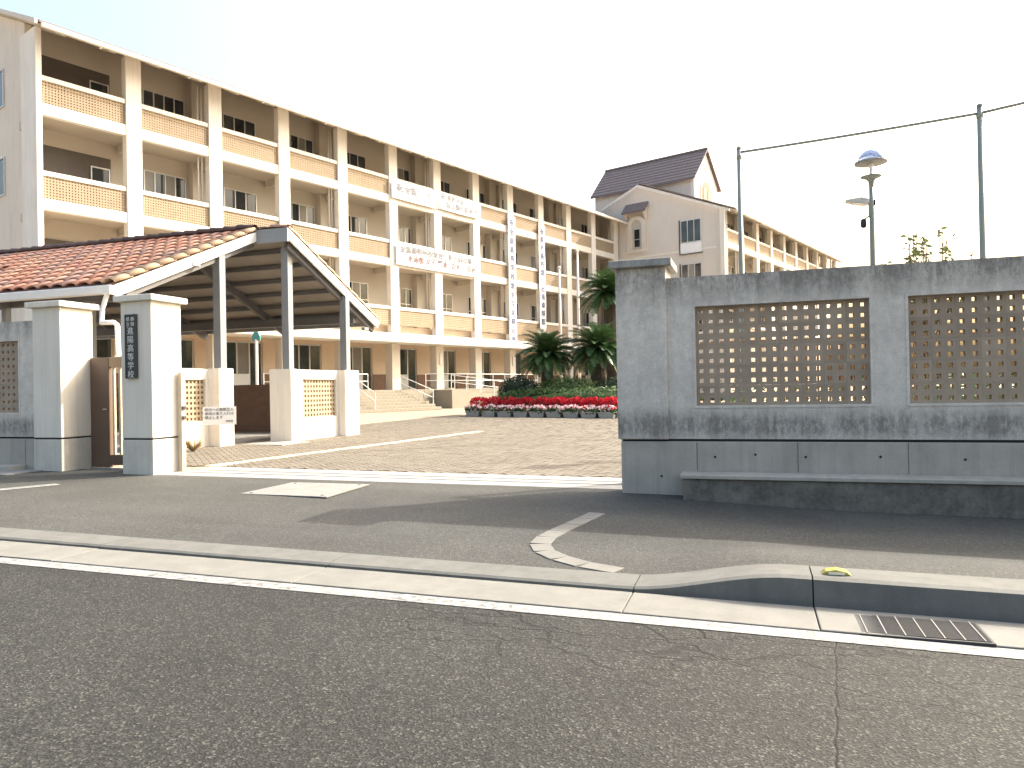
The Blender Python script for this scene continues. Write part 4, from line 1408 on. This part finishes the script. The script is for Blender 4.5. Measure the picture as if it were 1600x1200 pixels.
cycad((-8.75, 32.0, zp + .2), 2.45, .27, 1.5, 84, 'left cycad with a spreading crown of dark fronds', 3)
cycad((-6.45, 32.2, zp + .2), 2.6, .34, 1.6, 84, 'middle cycad with pale green arching fronds, partly behind the gate pillar', 8)
cycad((-6.2, 34.6, zp + .2), 5.4, .32, 1.6, 76, 'tall cycad whose crown rises beside the gate pillar', 14, (-.15, 0))
# flower planters: grey troughs in front, red salvia behind
PX0, PX1 = -11.45, -5.0
NP = 9


def flower_mesh(n, w, d, z0, z1, size, mat, seed, nm, upright=False):
    rg = random.Random(seed); m = MB()
    for _ in range(n):
        x = rg.uniform(-w, w); y = rg.uniform(-d, d); hfac = math.sqrt(max(.05, 1 - (x / w * .75) ** 2))
        p = Vector((x, y, z0 + (z1 - z0) * rg.random() ** .6 * hfac))
        nr = Vector((rg.uniform(-.7, .7), rg.uniform(-1.2, .1), rg.uniform(.1, 1))).normalized()
        s = nr.cross(Vector((0, 0, 1))).normalized(); u = nr.cross(s)
        a = size * rg.uniform(.7, 1.25)
        if upright:
            u = Vector((0, 0, 1.5)); 
        k = 5
        m.add([tuple(p + nr * a * .3)] + [tuple(p + (s * math.cos(q * 2 * math.pi / k) + u * math.sin(q * 2 * math.pi / k)) * a) for q in range(k)], [(0, 1 + q, 1 + (q + 1) % k) for q in range(k)])
    return m.mesh(nm, mat)


box_m = MB()
box_m.prism([(-.28, -.13, 0), (.28, -.13, 0), (.28, .13, 0), (-.28, .13, 0)], (0, 0, .001))
def trough():
    m = MB()
    a = [(-.27, -.12), (.27, -.12), (.27, .12), (-.27, .12)]; b = [(-.32, -.16), (.32, -.16), (.32, .16), (-.32, .16)]
    c = [(-.34, -.18), (.34, -.18), (.34, .18), (-.34, .18)]; d = [(-.29, -.13), (.29, -.13), (.29, .13), (-.29, .13)]
    rings = [(a, 0), (b, .20), (c, .205), (c, .24), (d, .24), (d, .19)]
    vs = [(x, y, z) for r_, z in rings for x, y in r_]
    fs = [(3, 2, 1, 0)] + [(i * 4 + k, i * 4 + (k + 1) % 4, (i + 1) * 4 + (k + 1) % 4, (i + 1) * 4 + k) for i in range(5) for k in range(4)] + [(20, 21, 22, 23)]
    m.add(vs, fs)
    return m.mesh('trough', M_PLANTER)


tr_me = trough()
ordn = ['leftmost', 'second', 'third', 'fourth', 'fifth', 'sixth', 'seventh', 'eighth', 'ninth']
for k in range(NP):
    x = PX0 + .35 + k * (PX1 - PX0 - .7) / (NP - 1); y = 28.85 - (x - PX0) * .11
    z = zg(x) + .033
    o = empty('flower_planter', (x, y, z), R_(-6 + random.uniform(-3, 3)), 'grey trough of pale pink petunias in the front row, ' + (ordn[k] + ' from the left' if k else 'leftmost'), 'flower planter', 'front row planters')
    inst(tr_me, 'trough', o)
    inst(flower_mesh(150, .36, .2, .16, .40, .055, M_GREEN, 100 + k, 'foliage'), 'foliage', o)
    inst(flower_mesh(75, .36, .22, .24, .50, .05, M_PALE, 200 + k, 'blossoms'), 'blossoms', o)
    inst(flower_mesh(14, .36, .22, .24, .52, .045, M_RED, 250 + k, 'blossoms'), 'blossoms', o)
    o = empty('flower_planter', (x + .1, y + .42, z), R_(-6), 'trough of red salvia in the back row, ' + (ordn[k] + ' from the left' if k else 'leftmost'), 'flower planter', 'back row planters')
    inst(tr_me, 'trough', o)
    inst(flower_mesh(120, .36, .18, .2, .5, .055, M_GREEN, 300 + k, 'foliage'), 'foliage', o)
    inst(flower_mesh(260, .40, .22, .36, .80, .035, M_RED, 400 + k, 'blossoms', True), 'blossoms', o)

# sign post with a teal pointed top seen through the shelter
sp_ = empty('sign_post', (-16.6, 21.9, zg(-16.6)), 0, 'slim white post with a teal pointed top seen through the shelter', 'sign post')
m = MB(); m.tube([(0, 0, 0), (0, 0, 3.0)], .05, 8); m.build('post', M_WHITE, sp_)
m = MB(); m.prism([(-.17, -.03, 2.95), (.17, -.03, 2.95), (.17, -.03, 3.1), (0, -.03, 3.42), (-.17, -.03, 3.1)], (0, .06, 0)); m.build('sign', plain('teal enamel', (.06, .26, .24), .4, .08), sp_, .01)

# hedge added behind the right wall to dim its block holes; slender tree
bush('hedge', (3.4, 11.5, zg(2) + .0), (4.2, .6, .85), 6500, .05, M_HEDGE, 'low hedge added behind the right wall to dim the view through its perforated blocks', 21, None, .6)
tree = empty('young_tree', (3.2, 15.8, zg(3.3)), 0, 'thin sparse leafed young tree rising behind the right wall', 'tree')
rg = random.Random(4)
mt_ = MB(); ml = MB()
mt_.tube([(0, 0, 0), (.03, 0, 1.2), (0, .02, 2.3)], [.05, .04, .03], 7)
for k in range(34):
    a = rg.uniform(0, 6.28); sp = rg.uniform(.15, .85); zt = rg.uniform(3.2, 4.45) - sp * .25
    b0 = Vector((0, 0, rg.uniform(1.6, 2.3))); tp = Vector((math.cos(a) * sp, math.sin(a) * sp, zt))
    md_ = b0.lerp(tp, .5) + Vector((math.cos(a) * .12, math.sin(a) * .12, -.1))
    mt_.tube([tuple(b0), tuple(md_), tuple(tp)], [.020, .014, .007], 5)
    for q in range(3):
        c_ = md_.lerp(tp, rg.uniform(.1, .9)); mt_.tube([tuple(c_), tuple(c_ + Vector((rg.uniform(-.25, .25), rg.uniform(-.25, .25), rg.uniform(.05, .25))))], [.007, .004], 4)
    for q in range(26):
        t = rg.uniform(.35, 1.0)
        p = (b0.lerp(md_, t * 2) if t < .5 else md_.lerp(tp, t * 2 - 1)) + Vector((rg.gauss(0, .05), rg.gauss(0, .05), rg.gauss(0, .05)))
        nr = Vector((rg.uniform(-1, 1), rg.uniform(-1, 1), rg.uniform(-.3, 1))).normalized(); s = nr.cross(Vector((.3, .2, 1))).normalized(); u = nr.cross(s)
        a_ = rg.uniform(.045, .085)
        ml.add([tuple(p - s * a_), tuple(p - u * a_ * .45), tuple(p + s * a_), tuple(p + u * a_ * .45)], [(0, 1, 2, 3)])
mt_.build('trunk', M_TWIG, tree); ml.build('crown', M_TREE, tree)
